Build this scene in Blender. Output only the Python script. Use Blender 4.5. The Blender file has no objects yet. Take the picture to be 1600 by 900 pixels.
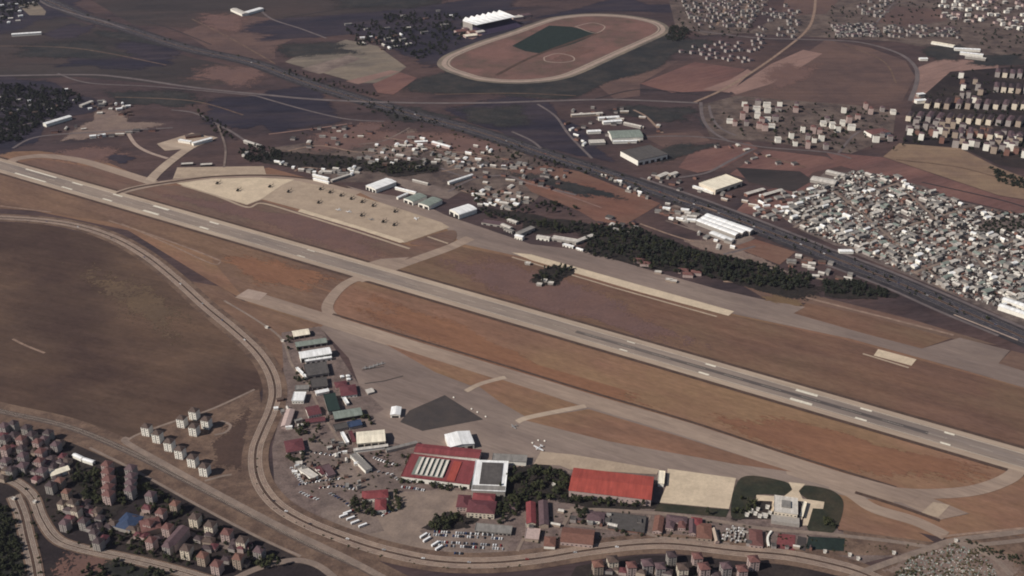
import bpy, math, random, re
from mathutils import Vector, Matrix
random.seed(7)
R = math.radians
SC = bpy.context.scene
COL = SC.collection
# ---------------------------------------------------------------- camera
CAM_H, FPX, PITCH = 900.0, 1715.0, R(27.7)
cam_d = bpy.data.cameras.new('camera'); cam_o = bpy.data.objects.new('camera', cam_d); COL.objects.link(cam_o)
cam_d.sensor_width = 36.0; cam_d.lens = 36.0*FPX/1600.0
cam_d.clip_start = 1.0; cam_d.clip_end = 60000.0
cam_o.location = (0, 0, CAM_H); cam_o.rotation_euler = (R(90)-PITCH, 0, 0)
SC.camera = cam_o
# ---------------------------------------------------------------- sky, sun, exposure
SUN_AZ = math.atan2(-0.40, -0.917)      # direction towards the sun, seen from above
SUN_EL = R(39)
w = bpy.data.worlds.new('World'); SC.world = w; w.use_nodes = True
nt = w.node_tree; bg = nt.nodes['Background']
sky = nt.nodes.new('ShaderNodeTexSky'); sky.sky_type = 'NISHITA'; sky.sun_disc = False
sky.sun_elevation = SUN_EL; sky.sun_rotation = R(90)-SUN_AZ
nt.links.new(sky.outputs[0], bg.inputs[0]); bg.inputs[1].default_value = 0.05
sl = bpy.data.lights.new('sun', 'SUN'); so = bpy.data.objects.new('sun', sl); COL.objects.link(so)
sl.energy = 4.4; sl.angle = R(0.5); sl.color = (1.0, 0.93, 0.84)
sv = Vector((math.cos(SUN_AZ)*math.cos(SUN_EL), math.sin(SUN_AZ)*math.cos(SUN_EL), math.sin(SUN_EL)))
so.rotation_euler = sv.to_track_quat('Z', 'Y').to_euler()
so.location = sv*3000
SC.view_settings.view_transform = 'Standard'; SC.view_settings.look = 'None'
SC.view_settings.exposure = 0.0; SC.view_settings.gamma = 1.0; SC.view_settings.use_curve_mapping = False
SC.cycles.filter_width = 1.9; SC.cycles.max_bounces = 5; SC.cycles.transparent_max_bounces = 12
# ---------------------------------------------------------------- helpers
cp, sp = math.cos(PITCH), math.sin(PITCH)
def G(px, py, z=0.0):
    """The point at height z that lies in the direction of a photo pixel (1600x900): where a surveyed point of the plan stands."""
    x = (px-800)/FPX; y = (450-py)/FPX
    d = Vector((x, cp+y*sp, -sp+y*cp)); t = (z-CAM_H)/d.z
    return Vector((d.x*t, d.y*t, z))
def mpp(py):                                   # metres per photo pixel at a row
    y = (450-py)/FPX
    return CAM_H/(sp-y*cp)*math.sqrt(1+y*y)/FPX/math.sqrt(1+y*y)
def lin(c):
    return tuple((v/255/12.92 if v/255 <= .04045 else ((v/255+.055)/1.055)**2.4) for v in c)
KX = 0.90                                      # sunlit level surface: picture value / albedo
def alb(c): return tuple(min(.86, v/KX) for v in lin(c))
def calm(c, f, ref=(94,80,74)):              # pull a soil colour towards the common dust of the plain
    return tuple(v+(r*sum(c)/sum(ref)-v)*f for v, r in zip(c, ref))
MATS = {}
def base_mat(name, rough=.9, spec=.2):
    m = bpy.data.materials.new(name); m.use_nodes = True
    b = m.node_tree.nodes['Principled BSDF']; b.inputs['Roughness'].default_value = rough
    b.inputs['Specular IOR Level'].default_value = spec
    return m, m.node_tree, b
def _n(t, kind, **kw):
    n = t.nodes.new(kind)
    for k, v in kw.items(): setattr(n, k, v)
    return n
def _ramp(t, fac, stops):
    r = _n(t, 'ShaderNodeValToRGB'); e = r.color_ramp.elements
    while len(e) < len(stops): e.new(.5)
    for el, (p, c) in zip(e, stops): el.position = p; el.color = (*c, 1)
    t.links.new(fac, r.inputs[0]); return r.outputs[0]
def _mix(t, fac, a, b, mode='MIX'):
    n = _n(t, 'ShaderNodeMix', data_type='RGBA', blend_type=mode)
    for k, v in ((0, fac), (6, a), (7, b)):
        if hasattr(v, 'links'): t.links.new(v, n.inputs[k])
        else: n.inputs[k].default_value = v if k == 0 else (*v, 1)
    return n.outputs[2]
def ground(name, a, b, c=None, s=60, ang=0, ani=1.0, fine=5, grain=.22, speck=None, fade=False, seed=0, rough=.95, cover=.45, dust=.25, strength=.6, lines=None, slab=None):
    """Earth, grass or paving: broad patches of a and b, larger areas of c, streaks along ang, fine grain."""
    a, b, c = calm(a, dust), calm(b, dust), c and calm(c, dust)
    m, t, P = base_mat(name, rough, .1)
    geo = _n(t, 'ShaderNodeNewGeometry')
    def noise(scale, stretch=1.0, det=5, ro=.6, off=0):
        mp = _n(t, 'ShaderNodeMapping'); mp.inputs['Rotation'].default_value = (0, 0, -ang)
        mp.vector_type = 'TEXTURE'
        mp.inputs['Rotation'].default_value = (0, 0, ang)
        mp.inputs['Scale'].default_value = (scale*stretch, scale, scale)
        mp.inputs['Location'].default_value = (seed*971+off*331, seed*577+off*173, 0)
        t.links.new(geo.outputs['Position'], mp.inputs[0])
        n = _n(t, 'ShaderNodeTexNoise'); n.inputs['Scale'].default_value = 1; n.inputs['Detail'].default_value = det
        n.inputs['Roughness'].default_value = ro; t.links.new(mp.outputs[0], n.inputs[0]); return n.outputs[0]
    col = _ramp(t, noise(s, ani), [(.36, alb(a)), (.62, alb(b))])
    if c: col = _mix(t, _ramp(t, noise(s*3.1, max(1, ani*.6), off=3), [(cover, (0, 0, 0)), (cover+.16, (1, 1, 1))]), col, alb(c))
    g = noise(fine, ani, 3, .7, 5)
    col = _mix(t, 1.0, col, _ramp(t, g, [(.3, (1-grain,)*3), (.7, (1+grain,)*3)]), 'MULTIPLY')
    g2 = noise(fine*5, ani*1.5, 4, .7, 7)
    col = _mix(t, 1.0, col, _ramp(t, g2, [(.3, (1-grain*.8,)*3), (.7, (1+grain*.8,)*3)]), 'MULTIPLY')
    if lines:                                               # mowing or plough lines
        mp = _n(t, 'ShaderNodeMapping'); mp.vector_type = 'TEXTURE'; mp.inputs['Rotation'].default_value = (0, 0, ang)
        mp.inputs['Scale'].default_value = (lines[0]*30, lines[0], 1); t.links.new(geo.outputs['Position'], mp.inputs[0])
        n = _n(t, 'ShaderNodeTexNoise'); n.inputs['Scale'].default_value = 1; n.inputs['Detail'].default_value = 2; t.links.new(mp.outputs[0], n.inputs[0])
        col = _mix(t, 1.0, col, _ramp(t, n.outputs[0], [(.35, (1-lines[1],)*3), (.65, (1+lines[1],)*3)]), 'MULTIPLY')
    if slab:                                                # poured slabs, each of a slightly different tone
        mp = _n(t, 'ShaderNodeMapping'); mp.vector_type = 'TEXTURE'; mp.inputs['Rotation'].default_value = (0, 0, ang or RUN)
        mp.inputs['Scale'].default_value = (slab[0]*slab[2], slab[0], 1); t.links.new(geo.outputs['Position'], mp.inputs[0])
        v = _n(t, 'ShaderNodeTexVoronoi', distance='CHEBYCHEV', voronoi_dimensions='2D'); v.inputs['Randomness'].default_value = 0; v.inputs['Scale'].default_value = 1
        t.links.new(mp.outputs[0], v.inputs['Vector']); sx = _n(t, 'ShaderNodeSeparateColor'); t.links.new(v.outputs['Color'], sx.inputs[0])
        col = _mix(t, 1.0, col, _ramp(t, sx.outputs[0], [(0, (1-slab[1],)*3), (1, (1+slab[1],)*3)]), 'MULTIPLY')
    if speck: col = _mix(t, _ramp(t, noise(speck[1], 1, 2, .5, 9), [(speck[2], (0, 0, 0)), (speck[2]+.06, (1, 1, 1))]), col, alb(speck[0]))
    t.links.new(col, P.inputs['Base Color'])
    if fade:
        at = _n(t, 'ShaderNodeAttribute', attribute_name='fade')
        mixn = _n(t, 'ShaderNodeMath', operation='ADD'); t.links.new(noise(s*.45, ani, 4, .6, 11), mixn.inputs[0])
        t.links.new(noise(max(3.5, fine*.8), ani, 2, .6, 13), mixn.inputs[1])                # clumps and single tufts
        ad = _n(t, 'ShaderNodeMath', operation='MULTIPLY_ADD'); t.links.new(at.outputs['Fac'], ad.inputs[0])
        ad.inputs[1].default_value = .32+.62*strength; t.links.new(mixn.outputs[0], ad.inputs[2])
        mr = _n(t, 'ShaderNodeMapRange'); t.links.new(ad.outputs[0], mr.inputs[0])
        mr.inputs[1].default_value = 1.28; mr.inputs[2].default_value = 1.34
        t.links.new(mr.outputs[0], P.inputs['Alpha'])
    MATS[name] = m; return m
def paint(name, c, var=.12, s=4, rough=.7, dirt=None, spec=.25, raw=None, ribs=0):
    """A coated or built surface: one colour with weathering in soft blotches."""
    m, t, P = base_mat(name, rough, spec)
    tc = _n(t, 'ShaderNodeNewGeometry')
    n = _n(t, 'ShaderNodeTexNoise'); n.inputs['Scale'].default_value = 1/s; n.inputs['Detail'].default_value = 5
    n.inputs['Roughness'].default_value = .65; t.links.new(tc.outputs['Position'], n.inputs[0])
    base = raw or alb(c)
    lo = tuple(v*(1-var*1.6) for v in base) if not dirt else tuple((v+w_)/2 for v, w_ in zip(base, alb(dirt)))
    hi = tuple(min(.88, v*(1+var)) for v in base)
    col = _ramp(t, n.outputs[0], [(.3, lo), (.66, hi)])
    if ribs:                                                # roof sheets laid side by side, streaked down the slope
        ob = _n(t, 'ShaderNodeTexCoord'); mp = _n(t, 'ShaderNodeMapping'); mp.inputs['Scale'].default_value = (1/ribs, .04, .04); t.links.new(ob.outputs['Object'], mp.inputs[0])
        n2 = _n(t, 'ShaderNodeTexNoise'); n2.inputs['Scale'].default_value = 1; n2.inputs['Detail'].default_value = 4; t.links.new(mp.outputs[0], n2.inputs[0])
        col = _mix(t, 1.0, col, _ramp(t, n2.outputs[0], [(.3, (.8,)*3), (.7, (1.12,)*3)]), 'MULTIPLY')
    t.links.new(col, P.inputs['Base Color'])
    MATS[name] = m; return m
def tag(o, label=None, cat=None, group=None, kind=None):
    for a_, b_ in (('from the left','from left'),('of the dense far','of the far'),('in the crowded','in the'),('beside the ','by the ')):
        if label and len(re.findall(r"[A-Za-z0-9][A-Za-z0-9'-]*", label)) > 16: label = label.replace(a_, b_)
    if label and len(re.findall(r"[A-Za-z0-9][A-Za-z0-9'-]*", label)) > 16: print('LONG', label)
    for k, v in (('label', label), ('category', cat), ('group', group), ('kind', kind)):
        if v: o[k] = v
    return o
class MB:
    """Collects faces and builds them as one mesh object."""
    def __init__(s): s.v = []; s.f = []; s.mi = []
    def face(s, pts, mi=0):
        i = len(s.v); s.v += [tuple(p) for p in pts]; s.f.append(tuple(range(i, i+len(pts)))); s.mi.append(mi)
    def box(s, x0, x1, y0, y1, z0, z1, mi=0, top=True, bottom=False):
        q = [(x0,y0,z0),(x1,y0,z0),(x1,y1,z0),(x0,y1,z0),(x0,y0,z1),(x1,y0,z1),(x1,y1,z1),(x0,y1,z1)]
        i = len(s.v); s.v += q
        fs = [(0,1,5,4),(1,2,6,5),(2,3,7,6),(3,0,4,7)]
        if top: fs.append((4,5,6,7))
        if bottom: fs.append((3,2,1,0))
        for f in fs: s.f.append(tuple(i+k for k in f)); s.mi.append(mi)
    def prism(s, poly, z0, z1, mi=0):
        n = len(poly)
        for k in range(n):
            a, b = poly[k], poly[(k+1) % n]
            s.face([(a[0],a[1],z0),(b[0],b[1],z0),(b[0],b[1],z1),(a[0],a[1],z1)], mi)
        s.face([(p[0],p[1],z1) for p in poly], mi)
    def tube(s, p, q, r0, r1=None, n=8, mi=0):
        p, q = Vector(p), Vector(q); r1 = r0 if r1 is None else r1
        d = (q-p).normalized(); u = d.orthogonal().normalized(); v = d.cross(u)
        ring = lambda c, r: [c+(u*math.cos(2*math.pi*k/n)+v*math.sin(2*math.pi*k/n))*r for k in range(n)]
        a, b = ring(p, r0), ring(q, r1)
        for k in range(n): s.face([a[k], a[(k+1) % n], b[(k+1) % n], b[k]], mi)
        s.face(b, mi); s.face(a[::-1], mi)
    def lathe(s, prof, n=10, mi=0, axis='z', org=(0,0,0)):
        pts = []
        for r, h in prof:
            ring = []
            for k in range(n):
                c, d = r*math.cos(2*math.pi*k/n), r*math.sin(2*math.pi*k/n)
                p = (c, d, h) if axis == 'z' else ((h, c, d) if axis == 'x' else (c, h, d))
                ring.append((p[0]+org[0], p[1]+org[1], p[2]+org[2]))
            pts.append(ring)
        for a, b in zip(pts, pts[1:]):
            for k in range(n): s.face([a[k], a[(k+1) % n], b[(k+1) % n], b[k]], mi)
    def build(s, name, mat, parent=None, smooth=False):
        me = bpy.data.meshes.new(name); me.from_pydata(s.v, [], s.f)
        for m in (mat if isinstance(mat, (list, tuple)) else [mat]): me.materials.append(MATS[m] if isinstance(m, str) else m)
        if any(s.mi): me.polygons.foreach_set('material_index', s.mi)
        if smooth: me.polygons.foreach_set('use_smooth', [True]*len(s.f))
        me.update()
        o = bpy.data.objects.new(name, me); COL.objects.link(o)
        if parent: o.parent = parent
        return o
def empty(name, loc=(0,0,0), rz=0):
    o = bpy.data.objects.new(name, None); COL.objects.link(o); o.location = loc; o.rotation_euler = (0,0,rz)
    o.empty_display_size = 2; return o
KIDS = {}
def copy_tree(o, parent=None):
    c = o.copy(); COL.objects.link(c)
    if parent: c.parent = parent
    for ch in o.children: copy_tree(ch, c)
    return c
def smooth_pts(pts, closed=False, k=8):
    P = [Vector(p) for p in pts]; n = len(P); out = []
    rng = range(n) if closed else range(n-1)
    for i in rng:
        if closed: a, b, c, d = P[i-1], P[i], P[(i+1) % n], P[(i+2) % n]
        else: a, b, c, d = P[max(0,i-1)], P[i], P[i+1], P[min(n-1,i+2)]
        for j in range(k):
            t = j/k
            out.append(.5*((2*b)+(-a+c)*t+(2*a-5*b+4*c-d)*t*t+(-a+3*b-3*c+d)*t**3))
    if not closed: out.append(P[-1])
    return out
LIFT = 0.10                                    # sheets lie in layers, each sheet of a layer 2 mm above the one before
_LC = {}
def lay(k):
    _LC[k] = _LC.get(k, -1)+1; return k*LIFT+_LC[k]*.002
def patch(name, pts, mat, layer=1, sm=False, kind='structure'):
    P = [G(*p) for p in pts]
    if sm: P = smooth_pts(P, True, 6)
    z = lay(layer); m = MB(); m.face([(p.x, p.y, z) for p in P])
    o = m.build(name, mat); o['kind'] = kind; return o
def soft(name, pts, mat, layer=1, inner=.4):
    """A patch of other soil or growth whose edge breaks up into the ground round it."""
    P = smooth_pts([G(*p) for p in pts], True, 9); c = sum(P, Vector())/len(P); n = len(P); z = lay(layer)
    ph = [random.uniform(0, 6.28) for _ in range(6)]              # ragged outline
    P = [c+(p-c)*(1+sum(.16/(k+1)*math.sin((k+2)*1.7*2*math.pi*i/n+ph[k]) for k in range(6))*min(1, i/6, (n-i)/6)) for i, p in enumerate(P)]
    vs = [(p.x, p.y, z) for p in P]+[(c.x+(p.x-c.x)*inner, c.y+(p.y-c.y)*inner, z+.03) for p in P]+[(c.x, c.y, z+.04)]
    fs = [(k, (k+1) % n, n+(k+1) % n, n+k) for k in range(n)]+[(n+k, n+(k+1) % n, 2*n) for k in range(n)]
    me = bpy.data.meshes.new(name); me.from_pydata(vs, [], fs); me.materials.append(MATS[mat])
    at = me.attributes.new('fade', 'FLOAT', 'POINT')
    at.data.foreach_set('value', [0.0]*n+[1.0]*(n+1))
    o = bpy.data.objects.new(name, me); COL.objects.link(o); o['kind'] = 'structure'; return o
def line(pts, sm=True, k=8):
    P = [G(*p[:2]) for p in pts]
    return smooth_pts(P, False, k) if sm else P
def strip_on(m, P, w, off=0, z=0, mi=0, dash=None):
    """Lay a band of width w at a side offset along world points; dash = (mark, gap) in metres."""
    n = len(P); L = []
    for i in range(n):
        d = (P[min(i+1,n-1)]-P[max(i-1,0)]); d.z = 0; d.normalize(); nn = Vector((-d.y, d.x, 0))
        ww = w if not isinstance(w, (list, tuple)) else w[0]+(w[-1]-w[0])*i/(n-1)
        L.append((P[i]+nn*(off+ww/2), P[i]+nn*(off-ww/2)))
    acc = 0
    for i in range(n-1):
        if dash:
            seg = (P[i+1]-P[i]).length; t = 0
            per = dash[0]+dash[1]
            while t < seg:
                ph = (acc+t) % per; st = min(seg-t, (dash[0]-ph) if ph < dash[0] else (per-ph))+1e-4
                if ph < dash[0]:
                    u0, u1 = t/seg, min(1, (t+st)/seg)
                    a0, a1 = L[i][0].lerp(L[i+1][0], u0), L[i][0].lerp(L[i+1][0], u1)
                    b0, b1 = L[i][1].lerp(L[i+1][1], u0), L[i][1].lerp(L[i+1][1], u1)
                    m.face([(b0.x,b0.y,z),(b1.x,b1.y,z),(a1.x,a1.y,z),(a0.x,a0.y,z)], mi)
                t += st
            acc += seg
        else:
            (a, b), (c, d) = L[i], L[i+1]
            m.face([(b.x,b.y,z),(d.x,d.y,z),(c.x,c.y,z),(a.x,a.y,z)], mi)
def road(name, pts, w, mat, layer=3, off=0, sm=True):
    m = MB(); strip_on(m, line(pts, sm), w, off, lay(layer)); o = m.build(name, mat); o['kind'] = 'structure'; return o
def inside(x, y, poly):
    r = False; j = len(poly)-1
    for i in range(len(poly)):
        (xi, yi), (xj, yj) = poly[i], poly[j]
        if (yi > y) != (yj > y) and x < (xj-xi)*(y-yi)/(yj-yi)+xi: r = not r
        j = i
    return r
def scatter(poly, n, dmin=0.0, avoid=()):
    xs = [p[0] for p in poly]; ys = [p[1] for p in poly]; out = []; tries = 0
    while len(out) < n and tries < n*60:
        tries += 1; x, y = random.uniform(min(xs), max(xs)), random.uniform(min(ys), max(ys))
        if not inside(x, y, poly) or any(inside(x, y, a) for a in avoid): continue
        if dmin and any((x-a)**2+((y-b)*1.6)**2 < dmin*dmin for a, b in out): continue
        out.append((x, y))
    return out
# ---------------------------------------------------------------- materials
RUN = math.atan2((G(1590,718)-G(0,258.5)).y, (G(1590,718)-G(0,258.5)).x)   # heading of the runway
ground('plain_earth', (74, 60, 62), (54, 47, 52), (82,64,62), s=90, fine=7, grain=.24, ang=R(8), ani=3)
ground('airfield_grass', (130, 94, 75), (116, 86, 70), (128,100,74), s=70, ang=RUN, ani=3, fine=5, grain=.16, lines=(16,.07))
ground('airfield_grass_far', (112,84,73), (98,78,70), (102,86,74), s=60, ang=RUN, ani=3, fine=5, grain=.15, lines=(16,.07))
ground('airfield_grass_north', (114, 84, 68), (101, 75, 64), (108,86,68), s=70, ang=RUN, ani=3, fine=5, grain=.16, lines=(16,.07))
ground('airfield_grass_west', (110,84,70), (98,76,66), (116,90,72), s=70, ang=RUN, ani=3, fine=5, grain=.18, lines=(16,.07))
ground('fallow_field', (100, 78, 63), (80, 64, 55), (70,54,49), s=120, ang=R(-20), ani=2, fine=6, grain=.14, lines=(9,.07))
ground('dark_soil', (46, 41, 42), (58, 51, 48), (42,37,40), s=40, fine=4, grain=.25)  # dark tone carries shade over the estates besides soil colour
ground('town_ground', (90, 77, 72), (68, 60, 60), (100,88,82), s=22, fine=3, grain=.3)
ground('yard', (112,100,95), (92,82,79), (122,110,102), s=24, fine=3, grain=.2)
ground('base_paving', (116,102,97), (90,78,76), (104,92,88), s=16, fine=3, grain=.26)
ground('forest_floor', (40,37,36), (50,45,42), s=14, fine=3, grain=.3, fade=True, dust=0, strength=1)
ground('district_soil', (110,100,95), (76,68,68), (96,86,84), s=14, fine=3, grain=.3)
ground('asphalt_old', (122,108,101), (110,98,93), (130,117,108), s=40, ang=RUN, ani=5, fine=4, grain=.1, slab=(9,.045,7), lines=(4,.05))
ground('taxi_asphalt', (142,125,111), (130,114,103), (148,132,117), s=40, ang=RUN, ani=5, fine=4, grain=.1, slab=(9,.045,7), lines=(4,.05))
ground('runway_asphalt', (134,123,113), (118,110,105), (140,128,116), s=30, ang=RUN, ani=9, fine=3, grain=.12, slab=(9,.045,7), lines=(4,.05))
ground('runway_shoulder', (160,144,126), (146,132,118), (166,152,134), s=30, ang=RUN, ani=9, fine=3, grain=.1, slab=(9,.045,7), lines=(4,.05))
ground('rubber_streak', (78,74,74), (96,90,87), s=18, ang=RUN, ani=14, fine=3, grain=.18, fade=False)
ground('concrete', (164, 147, 128), (150, 134, 117), (156,140,123), s=22, dust=.1, fine=4, grain=.09, slab=(14,.05,1.6))
ground('concrete_pale', (192, 176, 152), (180, 165, 143), (186,170,148), s=20, dust=.1, fine=5, grain=.1, slab=(14,.05,1.6))
ground('dark_pad', (72,66,64), (64,60,60), s=20, dust=.1, fine=3, grain=.1)
ground('highway', (56,55,62), (66,64,70), s=30, dust=.1, fine=3, grain=.12)
ground('far_road', (104,97,98), (90,84,87), s=30, fine=3, grain=.12)
ground('highway_verge', (62,57,58), (50,48,52), s=14, fine=3, grain=.25, dust=0)
ground('street', (132,118,107), (116,104,96), s=20, fine=3, grain=.12)
ground('perimeter_asphalt', (140,122,108), (124,108,98), s=20, fine=3, grain=.12)
ground('verge', (104,84,72), (84,68,60), (112,92,78), s=14, fine=3, grain=.22)
ground('dark_verge', (72,58,52), (84,66,58), s=14, fine=3, grain=.2)
ground('dirt_track', (142,120,104), (122,102,90), s=12, fine=2, grain=.15)
ground('ballast', (78,68,64), (92,80,74), s=9, fine=2, grain=.2)
ground('lawn', (52,54,44), (42,46,38), (60,56,46), s=16, dust=.1, fine=3, grain=.2)
ground('court_green', (40,52,48), (34,44,42), s=12, dust=.1, fine=3, grain=.12)
ground('court_red', (120,66,68), (108,62,64), s=12, dust=.1, fine=3, grain=.12)
ground('track_sand', (158, 142, 130), (146, 130, 120), s=18, fine=3, grain=.1)
ground('infield', (104,78,74), (92,76,68), (116,84,78), s=50, fine=5, grain=.14)
ground('field_red', (112,72,70), (98,68,68), (120,80,74), s=50, ang=R(30), ani=3, dust=.45, fine=5, grain=.12, lines=(9,.07))
ground('field_rust', (122,76,62), (108,70,60), (116,82,68), s=50, ang=R(-25), ani=2, dust=.45, fine=5, grain=.13, lines=(9,.07))
ground('field_pink', (138,106,98), (124,96,90), s=50, ang=R(35), ani=3, dust=.45, fine=5, grain=.12, lines=(9,.07))
ground('field_brown', (94, 74, 70), (82, 66, 65), (100,78,72), s=70, fine=5, grain=.12, lines=(9,.07))
ground('field_tan', (126, 104, 84), (114, 94, 80), (130,110,88), s=50, fine=5, grain=.1, lines=(9,.07))
ground('field_grey', (112,106,94), (96,90,84), (122,112,98), s=40, ang=R(15), ani=3, fine=5, grain=.16, lines=(9,.07))
ground('field_olive', (62, 57, 57), (48, 46, 48), (68,58,57), s=110, fine=6, grain=.16, ang=R(10), ani=4)
ground('scrub_navy', (48, 44, 54), (60, 53, 58), (42,40,50), s=40, fine=5, grain=.25, dust=0, strength=.85, fade=True, ang=R(6), ani=5)
ground('scrub_dark', (50,50,50), (60,56,54), (44,45,46), s=30, fine=4, grain=.3, dust=0, strength=.85, fade=True)
ground('soft_red', (108, 78, 70), (98, 74, 68), s=60, fine=5, grain=.12, fade=True)
ground('soft_olive', (112, 90, 66), (104, 84, 62), s=70, fine=5, grain=.14, fade=True, ang=RUN, ani=3)
ground('soft_rust', (130, 90, 66), (122, 84, 64), s=60, fine=5, grain=.14, fade=True, ang=RUN, ani=3)
ground('soft_field', (98,80,62), (90,74,60), s=90, fine=9, grain=.14, fade=True, strength=.4)
ground('soft_dark', (78, 61, 54), (70, 56, 52), s=60, fine=5, grain=.14, fade=True)
ground('soft_pale', (122,106,96), (112,96,90), s=40, fine=4, grain=.2, fade=True)
ground('soft_mauve', (106, 80, 74), (100, 77, 74), s=60, fine=5, grain=.12, fade=True)
ground('soft_leaf', (48,46,42), (60,56,48), (40,40,38), s=16, fine=3, grain=.3, dust=0, strength=.85, fade=True)
paint('marking_white', (212,204,188), .14, 3)
paint('lane_white', (196,186,172), .1, 3)
# ---------------------------------------------------------------- the plain
m = MB(); N = 14; S = 14000
for i in range(N):
    for j in range(N):
        x0, x1 = -S+2*S*i/N, -S+2*S*(i+1)/N; y0, y1 = -2000+2*S*j/N, -2000+2*S*(j+1)/N
        m.face([(x0,y0,0),(x1,y0,0),(x1,y1,0),(x0,y1,0)])
m.build('ground', 'plain_earth')['kind'] = 'structure'
# fields far off
patch('field', [(-60,40),(80,20),(160,45),(300,90),(420,115),(320,138),(120,120),(-60,126)], 'field_olive')
patch('field', [(100,-25),(690,-25),(690,10),(600,30),(470,42),(330,45),(210,40)], 'field_olive')
patch('field', [(285,50),(360,22),(420,28),(470,55),(430,75),(430,92),(350,92)], 'field_brown', 2)
soft('field', [(300,100),(420,95),(440,120),(380,140),(290,130)], 'soft_mauve', 2, .2)
soft('scrubland', [(95,95),(125,78),(200,82),(260,78),(300,88),(250,105),(170,112),(110,106)], 'scrub_navy', 3, .6)
soft('scrubland', [(60,55),(110,38),(150,40),(120,60)], 'scrub_navy', 3, .6)
soft('scrubland', [(170,70),(230,52),(290,75),(260,92),(200,85)], 'scrub_navy', 3, .5)
soft('scrubland', [(370,45),(500,22),(640,8),(760,-4),(830,8),(760,25),(700,62),(640,85),(560,60),(470,62),(410,60)], 'scrub_navy', 3, .75)
soft('scrubland', [(640,60),(720,30),(800,30),(830,35),(760,75),(700,100),(640,95)], 'scrub_navy', 4, .7)
soft('scrubland', [(350,150),(450,138),(530,155),(540,180),(480,200),(400,210),(340,190),(300,160)], 'scrub_navy', 3, .75)
soft('scrubland', [(690,165),(850,160),(930,215),(930,250),(850,238),(760,205)], 'scrub_navy', 3, .8)
soft('scrubland', [(820,30),(960,0),(1050,5),(1060,20),(980,18),(900,20)], 'scrub_navy', 3, .7)
soft('scrubland', [(690,110),(760,140),(860,138),(960,105),(1030,62),(1050,40),(1080,50),(1060,80),(990,120),(880,160),(740,160),(680,130)], 'scrub_dark', 3, .8)
soft('scrubland', [(-50,125),(60,128),(125,140),(140,175),(90,195),(30,230),(-50,235)], 'scrub_navy', 3, .85)
soft('scrubland', [(-50,-25),(130,-25),(130,18),(60,42),(-50,45)], 'scrub_navy', 3, .7)
patch('field', [(28,8),(58,4),(72,18),(70,24),(46,24)], 'field_grey', 5)
# the grey smallholdings and the racecourse
patch('field', [(445,97),(540,62),(590,72),(635,105),(600,130),(560,130)], 'field_grey', 4)
patch('field', [(447,96),(495,72),(545,83),(480,103)], 'field_grey', 5)
patch('field', [(470,108),(545,86),(565,92),(500,116)], 'yard', 5)
patch('field', [(582,132),(625,113),(652,122),(615,148),(590,145)], 'field_red', 5)
patch('field', [(540,127),(610,110),(625,112),(560,132)], 'field_pink', 6)
TRK_ = smooth_pts([G(*p) for p in [(689.5,101),(694,91.5),(711,82),(751,66.5),(799,51),(832,39),(860.5,29.7),(889,25),(929.5,22.6),(977,25),(1012.5,31),(1031.5,37),(1040,45),(1034,53.5),(1012.5,64),(974.5,81),(936.5,98.6),(908,111.6),(882,121),(846,127),(799,129),(751,125),(718,116),(699,109)]], True, 6)
def inset(P, d):
    n = len(P); out = []
    for k in range(n):
        t_ = (P[(k+1) % n]-P[k-1]).normalized(); out.append(P[k]+Vector((t_.y, -t_.x, 0))*d)
    return out
def ring(name, d0, d1, mat, layer):
    a, b = inset(TRK_, d0), inset(TRK_, d1); m = MB(); n = len(a); z = lay(layer)
    for k in range(n):
        q = [a[k], a[(k+1) % n], b[(k+1) % n], b[k]]; m.face([(p.x, p.y, z) for p in q])
    o = m.build(name, mat); o['kind'] = 'structure'; return o
m = MB(); m.face([(p.x,p.y,4*LIFT+.09) for p in inset(TRK_, 20)]); m.build('racecourse_infield', 'infield')['kind'] = 'structure'
ring('racecourse_apron', -12, 26, 'field_grey', 5)
ring('racecourse_track', 1, 15, 'track_sand', 6)
ring('racecourse_inner_track', 19, 24, 'track_sand', 6)
patch('racecourse_lawn', [(800,72),(858,40),(893,42),(935,52),(898,68),(845,84),(820,80)], 'court_green', 6)
soft('infield_soil', [(855,95),(905,72),(930,75),(905,92),(880,98)], 'soft_red', 6)
road('infield_track', [(775,118),(830,90),(905,62),(940,50)], 12, 'dark_verge', 7)
for pts in ([(850,90),(870,84),(893,88),(896,95),(875,98),(853,96),(850,90)], [(898,42),(925,36),(945,42),(930,52),(900,42)]):
    road('infield_path', pts, 4, 'track_sand', 8)
# fields on the right
patch('field', [(1000,131),(1085,97),(1165,108),(1118,142),(1050,145)], 'field_red', 3)
patch('field', [(1098,140),(1142,124),(1168,108),(1175,112),(1140,145)], 'field_pink', 3)
patch('field', [(930,130),(1000,100),(1060,95),(1000,131),(1000,150),(960,155)], 'field_brown', 2)
patch('field', [(1140,150),(1235,100),(1290,62),(1360,75),(1415,95),(1430,120),(1410,158),(1330,166),(1220,166)], 'field_brown', 3)
patch('field', [(1140,142),(1205,100),(1255,78),(1285,84),(1215,128),(1150,148)], 'field_pink', 4)
patch('field', [(1435,105),(1470,92),(1560,96),(1560,110),(1495,112),(1488,165),(1425,160)], 'field_mauve' if 'field_mauve' in MATS else 'field_pink', 3)
patch('field', [(1370,35),(1400,10),(1470,15),(1480,32),(1420,42)], 'field_brown', 3)
patch('field', [(1230,-20),(1330,-20),(1290,22),(1220,25)], 'field_brown', 3)
patch('field', [(1380,245),(1405,224),(1500,232),(1560,262),(1640,292),(1640,318),(1560,305),(1470,275)], 'field_tan', 3)
patch('field', [(1290,238),(1380,246),(1470,276),(1560,306),(1640,320),(1640,345),(1500,312),(1400,285),(1310,258)], 'field_red', 3)
patch('field', [(1060,262),(1078,238),(1170,222),(1185,232),(1130,262),(1090,270)], 'field_red', 3)
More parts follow.
